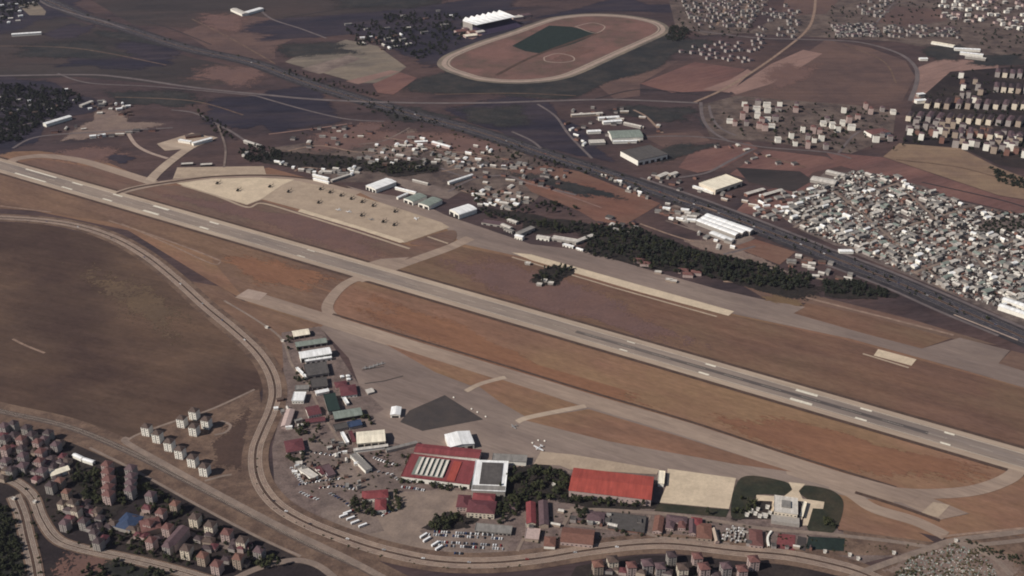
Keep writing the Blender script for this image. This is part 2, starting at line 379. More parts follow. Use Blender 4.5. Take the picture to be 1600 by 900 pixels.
patch('field', [(1140,272),(1195,234),(1290,245),(1320,258),(1270,270),(1250,288),(1170,280)], 'field_red', 3)
patch('field', [(1000,212),(1090,205),(1110,220),(1040,232)], 'field_brown', 3)
patch('field', [(1150,262),(1250,268),(1270,282),(1240,300),(1170,285)], 'field_olive', 4)
patch('field', [(805,272),(850,258),(905,268),(965,292),(1032,318),(1010,332),(975,352),(930,345),(905,330),(830,300)], 'field_rust', 3)
soft('field', [(790,262),(830,255),(885,266),(860,284),(800,280)], 'soft_red', 4)
soft('field', [(640,215),(690,198),(790,225),(790,245),(720,250),(650,238)], 'soft_mauve', 3)
soft('field', [(470,210),(580,188),(640,200),(560,240),(480,240)], 'soft_mauve', 3)
soft('field', [(590,215),(640,200),(660,220),(620,250),(570,250)], 'soft_pale', 3)
soft('bare_ground', [(95,215),(130,190),(160,170),(215,185),(250,195),(190,212),(110,220)], 'soft_pale', 4, .7)
patch('bare_ground', [(1030,330),(1060,318),(1090,330),(1180,372),(1160,385),(1085,360)], 'yard', 4)
soft('bare_ground', [(1060,375),(1110,370),(1180,395),(1210,420),(1130,400)], 'soft_pale', 4, .7)
patch('field', [(1146,386),(1180,374),(1243,394),(1218,414)], 'field_rust', 5)
patch('paved_yard', [(600,275),(660,285),(720,300),(700,312),(640,298)], 'yard', 3)
patch('district_ground', [(1215,335),(1262,292),(1290,268),(1345,270),(1440,290),(1500,315),(1640,345),(1640,535),(1560,492),(1440,440),(1330,395),(1250,360)], 'district_soil', 4)
patch('bare_ground', [(1180,300),(1260,285),(1320,300),(1230,335),(1215,345),(1150,330)], 'field_red', 3)
patch('town_ground', [(1410,225),(1425,165),(1485,112),(1640,100),(1640,270),(1560,258),(1500,230)], 'dark_soil', 3)  # dark tone stands in for the shadows between the blocks
patch('town_ground', [(1040,-20),(1215,-20),(1165,52),(1100,55),(1055,40)], 'town_ground', 3)
patch('town_ground', [(1165,52),(1230,20),(1330,-20),(1640,-20),(1640,95),(1500,85),(1400,65)], 'town_ground', 2)
patch('town_ground', [(1090,165),(1150,150),(1340,165),(1400,175),(1395,215),(1330,240),(1200,222),(1110,215)], 'town_ground', 3)
patch('town_ground', [(420,232),(560,210),(780,225),(880,265),(830,320),(760,310),(650,285),(520,285)], 'town_ground', 2)
# the airfield
patch('airfield_grass', [(-120,240),(60,236),(150,246),(240,285),(420,262),(560,300),(760,365),(1150,470),(1640,600),(1640,840),(1480,842),(1290,800),(1230,752),(1000,715),(830,640),(520,520),(400,480),(330,440),(200,360),(0,318),(-120,305)], 'airfield_grass', 2)
patch('airfield_grass', [(15,258),(60,248),(150,262),(240,290),(330,290),(400,310),(640,385),(722,381),(598,418),(420,368),(220,312)], 'airfield_grass_far', 3)
patch('airfield_grass', [(618,424),(722,386),(800,402),(1000,458),(1150,494),(1330,533),(1500,580),(1640,618),(1640,728),(1590,712),(1100,571),(800,484)], 'airfield_grass_north', 3)
patch('airfield_grass', [(-120,236),(0,268),(300,352),(560,428),(540,446),(520,455),(430,430),(330,402),(200,352),(60,330),(-120,318)], 'airfield_grass_west', 3)
soft('dry_grass', [(330,395),(430,405),(530,432),(500,455),(400,440)], 'soft_rust', 4, .3)
patch('airfield_grass', [(330,405),(430,430),(520,458),(505,500),(378,462)], 'airfield_grass_west', 3)
patch('grass_field', [(345,448),(378,470),(500,508),(470,518),(448,524),(452,562),(438,580),(420,548),(385,515),(320,462),(300,440)], 'airfield_grass_west', 3)
patch('airfield_grass', [(1262,472),(1345,488),(1420,508),(1492,527),(1440,545),(1345,522),(1236,492)], 'airfield_grass_north', 3)
patch('airfield_grass', [(1150,440),(1260,458),(1340,478),(1420,498),(1560,540),(1490,530),(1340,490),(1262,474),(1200,470)], 'airfield_grass_far', 3)
patch('airfield_grass', [(1580,548),(1660,568),(1660,600),(1560,568)], 'airfield_grass_far', 4)
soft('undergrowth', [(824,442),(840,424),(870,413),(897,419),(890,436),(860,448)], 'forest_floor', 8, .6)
soft('grass_patch', [(600,330),(650,385),(590,410),(440,370),(260,310),(300,300),(420,330)], 'soft_mauve', 4)
soft('dry_grass', [(540,460),(640,470),(800,540),(900,600),(1080,640),(1000,650),(820,600),(600,515)], 'soft_rust', 4)
soft('dry_grass', [(1080,650),(1200,640),(1400,700),(1560,725),(1450,765),(1300,740)], 'soft_rust', 4)
soft('grass_patch', [(640,390),(760,400),(1000,470),(1100,540),(940,520),(760,455)], 'soft_mauve', 4)
soft('dry_grass', [(330,400),(400,400),(520,430),(500,460),(380,440)], 'soft_rust', 4)
# the big fallow field on the left
patch('fallow_field', [(-120,342),(60,350),(150,368),(230,410),(300,470),(380,540),(414,585),(408,612),(330,640),(270,665),(215,678),(190,692),(100,668),(0,650),(-120,640)], 'fallow_field', 2)
road('field_track', [(20,530),(40,540),(70,552)], 4, 'dirt_track', 5)
# low ground of the housing estates
patch('estate_ground', [(-120,640),(0,650),(100,668),(190,690),(250,725),(400,805),(560,880),(640,960),(-120,960)], 'dark_soil', 2)  # darkened for the dim light over this corner, not for soil alone
patch('estate_ground', [(330,752),(362,742),(398,745),(412,775),(440,802),(500,835),(440,810),(380,780)], 'verge', 3)
patch('estate_ground', [(200,690),(215,678),(270,660),(330,640),(405,608),(412,660),(396,705),(398,745),(360,745),(330,752)], 'verge', 3)
soft('bare_ground', [(320,690),(390,640),(395,740),(350,740)], 'soft_dark', 5)
patch('estate_ground', [(900,885),(1000,868),(1160,868),(1300,890),(1420,960),(860,960)], 'dark_soil', 2)
patch('roadside_ground', [(1340,895),(1440,860),(1500,840),(1640,835),(1640,960),(1280,960)], 'verge', 2)
soft('bare_ground', [(1480,842),(1530,850),(1570,870),(1600,910),(1480,920),(1380,900),(1400,875)], 'soft_pale', 4, .8)
soft('wasteland', [(-40,790),(20,790),(40,850),(40,930),(-40,930)], 'soft_leaf', 4, .7)
soft('wasteland', [(80,855),(200,870),(260,890),(240,940),(80,940)], 'soft_red', 4, .3)
soft('wasteland', [(170,868),(330,900),(300,940),(180,930)], 'soft_leaf', 5, .7)
# south base
patch('base_ground', [(440,520),(500,510),(560,600),(640,640),(760,660),(840,700),(1030,740),(1150,748),(1290,775),(1310,830),(1450,856),(1330,885),(1200,862),(1000,850),(840,872),(700,874),(600,858),(480,815),(430,770),(425,700),(445,620)], 'base_paving', 3)
soft('dry_grass', [(90,400),(220,430),(330,500),(310,550),(180,500)], 'soft_field', 3, .1)
patch('parking_ground', [(600,770),(700,765),(745,770),(715,800),(660,825),(690,870),(620,860),(560,830),(580,800)], 'street', 4)
patch('parking_ground', [(655,830),(700,815),(760,832),(800,836),(790,872),(700,866)], 'yard', 5)
patch('parking_ground', [(500,770),(560,785),(585,800),(600,830),(560,838),(500,805)], 'yard', 5)
patch('parking_ground', [(478,690),(540,680),(590,740),(640,735),(620,770),(560,765),(500,770),(455,740)], 'yard', 4)
patch('dirt_yard', [(1310,800),(1460,850),(1400,868),(1310,868),(1240,862),(1320,840)], 'verge', 5)
patch('grass_field', [(1300,782),(1345,795),(1440,835),(1460,848),(1310,828)], 'airfield_grass', 5)

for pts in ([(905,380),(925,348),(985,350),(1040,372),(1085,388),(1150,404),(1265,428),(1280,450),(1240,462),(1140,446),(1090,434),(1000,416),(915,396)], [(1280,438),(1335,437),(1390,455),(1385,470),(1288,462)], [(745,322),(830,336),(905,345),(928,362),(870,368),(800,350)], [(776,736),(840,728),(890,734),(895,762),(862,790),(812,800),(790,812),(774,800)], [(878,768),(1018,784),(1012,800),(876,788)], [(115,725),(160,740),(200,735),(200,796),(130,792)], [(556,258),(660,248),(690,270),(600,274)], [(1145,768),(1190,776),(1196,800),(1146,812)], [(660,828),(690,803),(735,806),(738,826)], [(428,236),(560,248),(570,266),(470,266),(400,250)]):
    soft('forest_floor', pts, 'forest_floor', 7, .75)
for pts in ([(10,70),(120,62),(230,84),(150,96),(30,90)], [(130,50),(200,46),(280,70),(230,72)], [(420,68),(540,66),(560,84),(450,92)], [(500,-8),(700,-10),(660,14),(520,12)], [(150,140),(300,142),(340,160),(250,170),(170,160)], [(700,168),(800,162),(845,180),(800,205),(740,195)], [(560,165),(660,168),(720,185),(640,195)], [(1060,62),(1120,60),(1100,78),(1050,84)], [(940,165),(1080,165),(1090,190),(1000,190)], [(1040,225),(1130,222),(1060,250),(1010,255)], [(1440,72),(1500,66),(1510,92),(1450,96)], [(1500,88),(1606,84),(1606,104),(1520,104)], [(760,262),(860,276),(960,300),(980,318),(880,300)]):
    soft('scrubland', pts, 'scrub_dark', 5, .3)
for pts in ([(300,20),(370,18),(400,40),(330,60)], [(560,200),(700,205),(690,235),(590,240)], [(60,235),(160,224),(230,235),(160,262),(90,256)], [(1200,100),(1290,95),(1250,140),(1180,140)]):
    soft('field', pts, 'soft_mauve', 4, .2)
# ---------------------------------------------------------------- runway, taxiways, aprons
RA, RB = G(-90,232.5), G(1700,749.8)
def rw(px, off=0.0):                           # a point on the runway axis at a photo column
    y = 258.5+.289*px; p = G(px, y); d = (RB-RA).normalized(); return p+Vector((-d.y, d.x, 0))*off
RP = [rw(x) for x in range(-90, 1770, 60)]
RX = [rw(x) for x in range(-90, 1760, 60)]
def band(name, pts, w, mat, layer, off=0, dash=None):
    m = MB(); strip_on(m, pts, w, off, lay(layer), 0, dash); o = m.build(name, mat); o['kind'] = 'structure'; return o
for o_ in (-32, 32): band('runway_verge', RP, 8, 'dark_verge', 6, o_)
band('runway_shoulder', RP, 58, 'runway_shoulder', 7)
band('runway', RP, 34, 'runway_asphalt', 8)
band('runway_rubber', [rw(x) for x in range(900, 1500, 50)], 8, 'rubber_streak', 9)
band('runway_rubber', [rw(x) for x in range(190, 420, 50)], 11, 'dark_rubber' if 'dark_rubber' in MATS else 'runway_asphalt', 9)
mk = MB()
for x, half, wd in ((56,24,4),(113,8,4.5),(176,7,4.5),(244,12,6.5),(327,7,4.5),(478,6,2),(980,6,2.5),(1105,8,4),(1256,17,6.5),(1349,9,4),(1480,8,4)):
    for s in (-1, 1): strip_on(mk, [rw(x-half), rw(x+half)], wd, s*14, 10*LIFT+.05)
strip_on(mk, RP, .3, 0, 10*LIFT+.05, 0, (30, 30))
for s in (-1, 1): strip_on(mk, RP, .5, s*16.2, 10*LIFT+.05)
mk.build('runway_markings', 'marking_white')['kind'] = 'structure'
road('taxiway', [(-40,262),(8,256),(28,248),(70,244),(125,251),(180,267),(240,286)], 25, 'taxi_asphalt', 6)
road('taxiway', [(172,307),(205,296),(262,285),(330,278),(420,276),(500,287),(560,303)], 24, 'taxi_asphalt', 6)
road('taxiway', [(232,286),(246,270),(272,248),(300,229),(335,214)], 24, 'runway_shoulder', 7)
road('service_road', [(200,208),(212,226),(232,238),(262,248)], 9, 'track_sand', 6)
patch('apron', [(245,225),(300,208),(330,214),(322,224),(300,232),(258,236)], 'runway_shoulder', 6)
patch('apron', [(270,280),(277,262),(412,260),(416,273),(340,275)], 'concrete', 7)
patch('apron', [(276,287),(330,280),(400,278),(460,282),(530,297),(610,322),(690,348),(703,356),(632,380),(560,357),(470,328),(410,312),(386,321),(330,304)], 'concrete', 8)
patch('apron', [(276,287),(330,280),(400,278),(460,281),(440,290),(409,311),(386,320),(330,303)], 'concrete_pale', 9)
patch('apron_strip', [(470,327),(560,354),(628,375),(632,379),(625,380),(560,359),(465,331)], 'concrete_pale', 9)
road('service_road', [(284,290),(340,307),(386,324),(410,318),(470,335),(560,363),(640,389)], 6, 'concrete', 6)
road('grass_strip', [(182,303),(215,293),(280,283),(340,276),(420,274.5),(490,281),(545,294)], 7.5, 'dark_verge', 10)
patch('apron', [(540,290),(575,300),(640,310),(700,338),(760,358),(830,382),(915,392),(1000,418),(1120,452),(1200,470),(1258,480),(1240,490),(1345,520),(1440,545),(1500,528),(1578,548),(1560,568),(1640,592),(1640,618),(1500,577),(1330,530),(1150,492),(1000,452),(830,405),(720,381),(712,372),(690,350),(610,325)], 'asphalt_old', 5)
soft('grass_strip', [(1180,468),(1205,458),(1262,474),(1240,480)], 'soft_olive', 6)
patch('apron_strip', [(800,395),(830,398),(1000,446),(1147,487),(1138,494),(1000,457),(830,407)], 'concrete_pale', 7)
road('apron_strip', [(800,402),(960,450),(1120,495)], 4, 'concrete', 6, sm=False)
patch('apron', [(1372,546),(1432,562),(1424,572),(1365,556)], 'concrete_pale', 7)
road('apron_strip', [(1348,553),(1420,575)], 4, 'concrete', 6, sm=False)
patch('grass_island', [(640,381),(680,366),(708,360),(714,368),(708,378),(690,384)], 'airfield_grass_far', 8, True)
road('service_road', [(668,370),(700,381)], 5, 'concrete', 9)
road('taxiway', [(735,372),(700,388),(650,406),(600,424),(560,438)], 24, 'taxi_asphalt', 6)
patch('taxiway', [(560,415),(595,405),(640,402),(605,424),(640,438),(560,440)], 'taxi_asphalt', 6)
road('taxiway', [(575,428),(540,444),(518,466),(512,485),(530,505)], 20, 'taxi_asphalt', 6)
road('old_runway', [(378,459),(500,497),(640,541),(800,589),(920,626),(1075,672),(1230,724),(1400,778)], 34, 'taxi_asphalt', 7, sm=False)
patch('runway_pad', [(370,463),(388,452),(418,459),(405,470)], 'track_sand', 8)
patch('apron', [(500,512),(520,500),(640,541),(800,592),(920,630),(1075,676),(1240,738),(1330,752),(1420,778),(1500,800),(1515,803),(1470,812),(1370,782),(1320,775),(1240,757),(1150,750),(1030,740),(890,735),(835,726),(800,735),(745,715),(650,700),(605,690),(565,660),(600,640),(560,600),(545,560)], 'asphalt_old', 6)
patch('old_runway', [(1220,716),(1300,735),(1400,762),(1440,772),(1420,788),(1330,772),(1230,742)], 'taxi_asphalt', 8)
patch('grass_island', [(602,538),(640,550),(772,592),(735,603),(680,582)], 'airfield_grass', 8)
patch('grass_island', [(745,602),(785,594),(908,635),(822,652),(780,628)], 'airfield_grass', 8)
patch('grass_island', [(815,656),(920,640),(1060,682),(1238,738),(1150,726),(1050,708),(950,690)], 'airfield_grass', 8)
road('taxiway', [(728,612),(752,600),(790,590)], 9, 'runway_shoulder', 9)
road('taxiway', [(808,660),(830,652),(915,635)], 10, 'runway_shoulder', 9)
road('grass_strip', [(380,468),(500,505),(545,519)], 3, 'dark_verge', 6)
road('grass_strip', [(520,491),(640,527),(800,575),(920,612),(1075,658),(1230,709),(1400,762)], 5, 'dark_verge', 6)
patch('pad', [(625,660),(640,642),(695,618),(755,656),(660,674)], 'dark_pad', 8)
road('taxiway', [(1350,764),(1440,772),(1520,767),(1575,748),(1600,725),(1640,700)], 20, 'taxi_asphalt', 6)
road('taxiway', [(1300,758),(1330,772),(1365,795),(1430,815),(1478,838)], 19, 'taxi_asphalt', 7)
patch('apron', [(1370,768),(1440,772),(1512,802),(1468,813)], 'taxi_asphalt', 6)
patch('pad', [(1458,785),(1484,790),(1466,809),(1438,803)], 'concrete', 9)
road('grass_strip', [(1336,770),(1400,790),(1468,814)], 6, 'dark_verge', 9)
patch('apron', [(845,706),(895,711),(1030,734),(1026,742),(890,734),(875,728),(834,726)], 'concrete', 8)
patch('apron', [(1043,733),(1150,748),(1139,796),(1030,786),(1042,758)], 'concrete_pale', 9)
patch('lawn', [(1030,787),(1139,797),(1134,809),(1022,799)], 'lawn', 8)
patch('lawn', [(1158,747),(1222,752),(1236,764),(1225,774),(1180,775),(1172,806),(1142,806)], 'lawn', 8, True)
patch('lawn', [(1172,772),(1190,775),(1212,790),(1205,812),(1142,812),(1150,790)], 'dark_soil', 7)
patch('lawn', [(1252,765),(1262,759),(1302,768),(1318,790),(1302,832),(1262,828),(1268,790),(1250,772)], 'lawn', 7, True)
patch('drive', [(1232,754),(1258,757),(1248,768),(1254,780),(1288,785),(1286,796),(1270,795),(1262,822),(1254,822),(1258,795),(1250,784),(1212,786),(1208,800),(1204,800),(1207,784),(1180,783),(1182,774),(1224,777),(1238,766)], 'concrete_pale', 9)
# ---------------------------------------------------------------- roads
def dual(name, pts, lane, gap, mat, layer, shoulder=None, marks=True, sm=True, verge='verge'):
    P = line(pts, sm)
    if shoulder:
        m = MB(); strip_on(m, P, shoulder, 0, lay(layer-1)); m.build('verge', verge)['kind'] = 'structure'
    m = MB(); zl = lay(layer)
    for s in (-1, 1): strip_on(m, P, lane, s*(gap/2+lane/2), zl)
    m.build(name, mat)['kind'] = 'structure'
    m = MB(); n = len(P)                                     # raised kerbed median
    for i in range(n-1):
        d = (P[i+1]-P[i]).normalized(); nn = Vector((-d.y, d.x, 0)); h = gap/2-.4; z = zl
        a, b, c, e = P[i]+nn*h, P[i]-nn*h, P[i+1]-nn*h, P[i+1]+nn*h
        m.face([(b.x,b.y,z+.14),(c.x,c.y,z+.14),(e.x,e.y,z+.14),(a.x,a.y,z+.14)])
        for u, v in ((b, c), (e, a)): m.face([(u.x,u.y,0),(v.x,v.y,0),(v.x,v.y,z+.14),(u.x,u.y,z+.14)])
    m.build('median_kerb', 'dark_verge')['kind'] = 'structure'
    if marks:
        m = MB(); zl = lay(layer+1)
        for s in (-1, 1):
            strip_on(m, P, .16, s*(gap/2+lane/2), zl, 0, (6, 8))
            strip_on(m, P, .2, s*(gap/2+lane-.4), zl)
            strip_on(m, P, .2, s*(gap/2+.4), zl)
        m.build('lane_markings', 'lane_white')['kind'] = 'structure'
PERIM = [(-90,334),(0,340),(60,344),(120,353),(178,372),(228,400),(275,437),(320,478),(365,515),(400,548),(422,580),(430,612),(424,642),(411,672),(400,702),(400,736),(412,766),(438,794),(480,818),(540,842),(600,861),(680,877),(760,880),(840,873),(920,860),(1000,851),(1060,851),(1150,861),(1230,868),(1300,882),(1350,897),(1420,930)]
dual('perimeter_road', PERIM, 7.5, 3.6, 'perimeter_asphalt', 6, 36)
road('service_track', [(170,345),(230,365),(300,390),(345,408)], 4, 'dirt_track', 6)
road('service_track', [(190,350),(260,380),(330,412),(345,409)], 3.5, 'dirt_track', 6)
road('service_track', [(350,470),(400,500),(440,530),(456,570),(480,600),(500,640),(530,690),(560,740)], 4, 'street', 6)
road('service_track', [(0,322),(40,327),(80,332)], 4, 'dirt_track', 6)
RAIL = [(-90,622),(0,645),(100,668),(190,704),(290,754),(390,806),(480,852),(560,888),(640,930)]
road('railway_verge', RAIL, 46, 'verge', 3)
road('service_track', [(200,684),(198,692),(260,727),(330,766),(440,824),(540,872),(620,915)], 9, 'street', 6)
road('ballast', RAIL, 11, 'ballast', 4, 3)
m = MB()
for off in (0.5, 2.0, 5.0, 6.5): strip_on(m, line(RAIL), .18, off, 4*LIFT+.25)
m.build('rails', 'rail_steel' if 'rail_steel' in MATS else 'lane_white')['kind'] = 'structure'
road('service_track', [(140,700),(210,735),(300,785),(400,838),(470,870)], 4, 'street', 6)
road('street', [(196,692),(212,681),(260,663),(330,640),(398,609)], 4.5, 'street', 6)
road('street', [(345,658),(360,665),(352,676),(335,680)], 4, 'street', 6)
road('street', [(320,752),(345,745),(362,742)], 4, 'street', 6)
dual('avenue', [(-60,728),(0,745),(30,757),(52,778),(66,812),(88,842),(125,857),(200,873),(270,890),(330,908)], 5.5, 1.6, 'street', 6, 17, True)
dual('avenue', [(22,775),(34,805),(42,840),(52,880),(60,930)], 6, 3.5, 'street', 6, 20, True)
road('street', [(330,925),(385,896),(425,882),(465,876),(500,886),(535,915)], 9, 'street', 6)
road('street', [(295,833),(340,850),(380,866)], 7, 'yard', 5)
road('street', [(125,770),(150,805),(175,815),(160,830)], 5, 'street', 5)
road('street', [(225,790),(215,830),(200,850)], 5, 'yard', 5)
road('street', [(870,800),(930,797),(1030,803),(1110,813),(1190,826),(1290,835),(1390,846),(1462,857)], 6.5, 'street', 7)
road('street', [(895,792),(880,822)], 5, 'street', 7)
road('street', [(1015,806),(1005,828),(1022,838)], 5, 'street', 7)
road('street', [(890,820),(960,828),(1005,832),(1030,840),(1090,845),(1140,850)], 4, 'street', 7)
road('street', [(820,838),(808,862)], 4, 'street', 7)
road('street', [(1300,925),(1345,896),(1440,862),(1490,845),(1560,836),(1640,825)], 9, 'street', 7)
road('street', [(1450,856),(1490,848),(1520,852),(1560,849),(1640,840)], 7, 'street', 7)
road('street', [(1500,850),(1530,862),(1555,874),(1580,900)], 8, 'street', 7)
road('fence_track', [(1470,840),(1500,836),(1640,822)], 4, 'dirt_track', 8)
HWY = [(-20,-30),(70,0),(130,26),(200,46),(290,75),(390,97),(470,126),(560,155),(650,180),(740,204),(840,237),(920,263),(1000,290),(1100,325),(1200,362),(1300,402),(1400,441),(1500,484),(1600,528),(1720,582)]
dual('highway', HWY, 14, 6, 'highway', 6, 60, True, verge='highway_verge')
road('slip_road', [(1000,278),(1100,312),(1200,350),(1300,390),(1400,428),(1500,470),(1640,530)], 8, 'far_road', 7)
road('slip_road', [(1290,414),(1380,448),(1470,488),(1560,525)], 7, 'far_road', 7)
road('boundary_wall_track', [(1490,492),(1590,532)], 4, 'track_sand', 8)
road('country_road', [(-60,120),(120,117),(190,121),(310,138),(410,148),(500,156),(640,161),(760,161),(860,158),(960,156),(1090,161)], 13, 'far_road', 6)
road('country_road', [(60,0),(78,10),(120,23),(160,33),(195,45)], 8, 'far_road', 8)
road('country_road', [(90,115),(140,130),(250,136),(400,150)], 7, 'far_road', 5)
road('country_road', [(400,150),(470,170),(540,186),(600,190)], 7, 'far_road', 5)
road('country_road', [(405,14),(425,30),(470,45),(510,60)], 8, 'far_road', 5)
road('country_road', [(840,163),(868,182),(890,212),(925,248)], 7, 'far_road', 7)
road('country_road', [(800,206),(830,220),(845,232)], 7, 'far_road', 7)
road('country_road', [(990,172),(1010,183),(1035,208)], 7, 'dirt_track', 6)
road('country_road', [(1060,278),(1105,270),(1140,252),(1178,233)], 8, 'far_road', 6)
road('country_road', [(960,218),(1040,213),(1110,216),(1190,230),(1290,238),(1330,248)], 7, 'far_road', 6)
road('country_road', [(1085,160),(1130,140),(1175,113),(1222,80),(1260,48),(1272,20),(1275,-20)], 9, 'dirt_track', 6)
road('country_road', [(1075,46),(1140,55),(1190,60),(1260,62),(1340,66),(1400,82),(1428,102),(1433,125),(1422,158)], 12, 'far_road', 6)
road('country_road', [(1095,160),(1098,185),(1112,205),(1140,222)], 9, 'far_road', 6)
road('country_road', [(1108,165),(1112,182),(1125,200),(1150,212)], 7, 'far_road', 6)
road('country_road', [(1120,40),(1132,15),(1145,-20)], 8, 'dirt_track', 6)
road('country_road', [(1150,42),(1165,15),(1180,-20)], 8, 'dirt_track', 6)
road('country_road', [(1370,35),(1385,18),(1400,5),(1440,8)], 7, 'far_road', 6)
road('country_road', [(1310,240),(1330,215),(1345,205)], 6, 'far_road', 6)
road('country_road', [(0,205),(60,190),(110,183)], 6, 'far_road', 5)
road('country_road', [(20,232),(60,214),(160,206),(270,200)], 8, 'far_road', 6)
road('country_road', [(268,172),(300,176),(326,186)], 7, 'far_road', 6)
road('country_road', [(330,190),(360,205),(400,230),(470,262)], 7, 'far_road', 6)
road('country_road', [(420,210),(500,200),(550,193)], 6, 'field_track' if 'field_track' in MATS else 'field_pink', 6)
road('country_road', [(545,250),(600,240),(660,250),(700,268),(735,280)], 6, 'far_road', 6)
road('base_road', [(700,300),(740,280),(790,275),(830,288),(900,305)], 7, 'far_road', 6)
road('base_road', [(1180,385),(1130,398)], 6, 'far_road', 6)
road('base_road', [(1140,396),(1200,418),(1290,438)], 7, 'street', 6)
road('base_road', [(1130,440),(1180,445),(1250,463),(1340,486),(1420,506),(1490,524)], 6, 'dirt_track', 6)
for pts in ([(1240,356),(1300,326),(1404,286)],[(1332,388),(1420,353),(1524,322)],[(1424,428),(1520,395),(1640,362)],[(1302,298),(1380,362),(1474,444)],[(1400,286),(1470,350),(1560,440)]):
    road('district_street', pts, 6, 'street', 6)
road('district_street', [(1310,380),(1400,412),(1480,455)], 7, 'street', 6)
road('field_lane', [(1000,350),(1050,368),(1085,378)], 5, 'dirt_track', 6)
road('field_lane', [(820,285),(870,300),(940,325)], 4, 'field_pink', 6)
for k, pts in enumerate(([(450,236),(500,228),(560,238),(600,232)],[(560,238),(610,250),(670,258),(720,262)],[(600,215),(640,222),(690,236),(740,240),(790,250)],[(610,245),(650,232),(700,246)],[(700,262),(730,248),(760,244)],[(640,200),(600,220),(560,226)],[(690,268),(740,262),(800,266)],[(740,315),(790,300),(830,318)],[(720,298),(760,310),(800,330)],[(1180,298),(1230,310),(1290,300)],[(1060,312),(1120,330)],[(1040,345),(1090,362)],[(460,268),(480,262),(540,270)],[(340,195),(352,230),(350,262)])):
    road('yard_lane', pts, 5, 'yard' if k % 2 else 'dirt_track', 6)
for pts in ([(570,232),(620,222),(660,236),(640,250),(590,250)], [(690,244),(740,240),(760,256),(710,262)], [(760,296),(810,290),(832,316),(790,322)]):
    soft('bare_ground', pts, 'soft_pale', 5, .4)
for k, pts in enumerate(([(-20,72),(120,76),(260,102)],[(110,18),(230,34),(330,70)],[(300,30),(360,60),(430,100)],[(20,100),(160,104),(330,124)],[(180,152),(300,158),(380,180)],[(440,28),(600,6),(700,0)],[(680,148),(800,146),(900,150)],[(1000,170),(1080,178),(1100,200)],[(1180,240),(1260,262)],[(930,155),(1000,140),(1090,148)],[(1320,70),(1380,96),(1400,130)],[(1440,285),(1560,312),(1620,330)],[(1400,250),(1500,262),(1600,290)])):
    road('field_hedge' if k % 2 else 'field_track', pts, 5, 'highway_verge' if k % 2 else 'verge', 6)
soft('water_pond', [(160,246),(190,240),(215,248),(190,256)], 'scrub_navy', 5)
# ---------------------------------------------------------------- materials of the buildings
paint('wall_white', (226,220,210), .08, 3); paint('wall_cream', (206,194,176), .08, 3); paint('wall_grey', (150,144,138), .1, 3)
paint('wall_pink', (172,152,146), .1, 3); paint('wall_tan', (158,142,128), .1, 3); paint('wall_dim', (150,142,138), .12, 3)
paint('wall_brick', (124,92,82), .12, 2); paint('concrete_wall', (140,132,124), .12, 3)
paint('sheet_white', (238,234,226), .06, 8, dirt=None, ribs=2.5); paint('sheet_cream', (228,216,196), .06, 8, ribs=2.5); paint('sheet_grey', (128,124,120), .12, 6, ribs=2.5)
paint('sheet_pale', (190,184,176), .12, 5, ribs=2.5); paint('sheet_green', (124,132,124), .12, 6, ribs=2.5); paint('sheet_dark', (84,80,78), .14, 6, ribs=2.5)
paint('bitumen', (78,74,72), .15, 5); paint('sheet_red', (152,72,63), .07, 9, ribs=2.5); paint('sheet_crimson', (122,62,64), .1, 6, ribs=2.5)
paint('tile_red', (104,72,68), .15, 3); paint('tile_mauve', (92,74,77), .15, 3); paint('tile_brown', (84,70,64), .15, 3)  # tiles darkened to carry the dim light over the lower left estate
paint('tile_orange', (112,80,70), .15, 3); paint('tile_maroon', (96,56,60), .15, 3); paint('tile_dim', (68,56,58), .16, 3)
paint('sheet_blue', (54,68,94), .12, 5, ribs=2.5); paint('roof_court_green', (40,54,50), .12, 5)
paint('door_dark', (46,42,42), .15, 3); paint('glass_dark', (40,44,52), .1, 3, rough=.15, spec=.5); paint('skylight_dark', (52,52,54), .1, 3, rough=.25)
paint('trim_pale', (206,198,188), .08, 3); paint('pole_grey', (120,118,116), .1, 2)
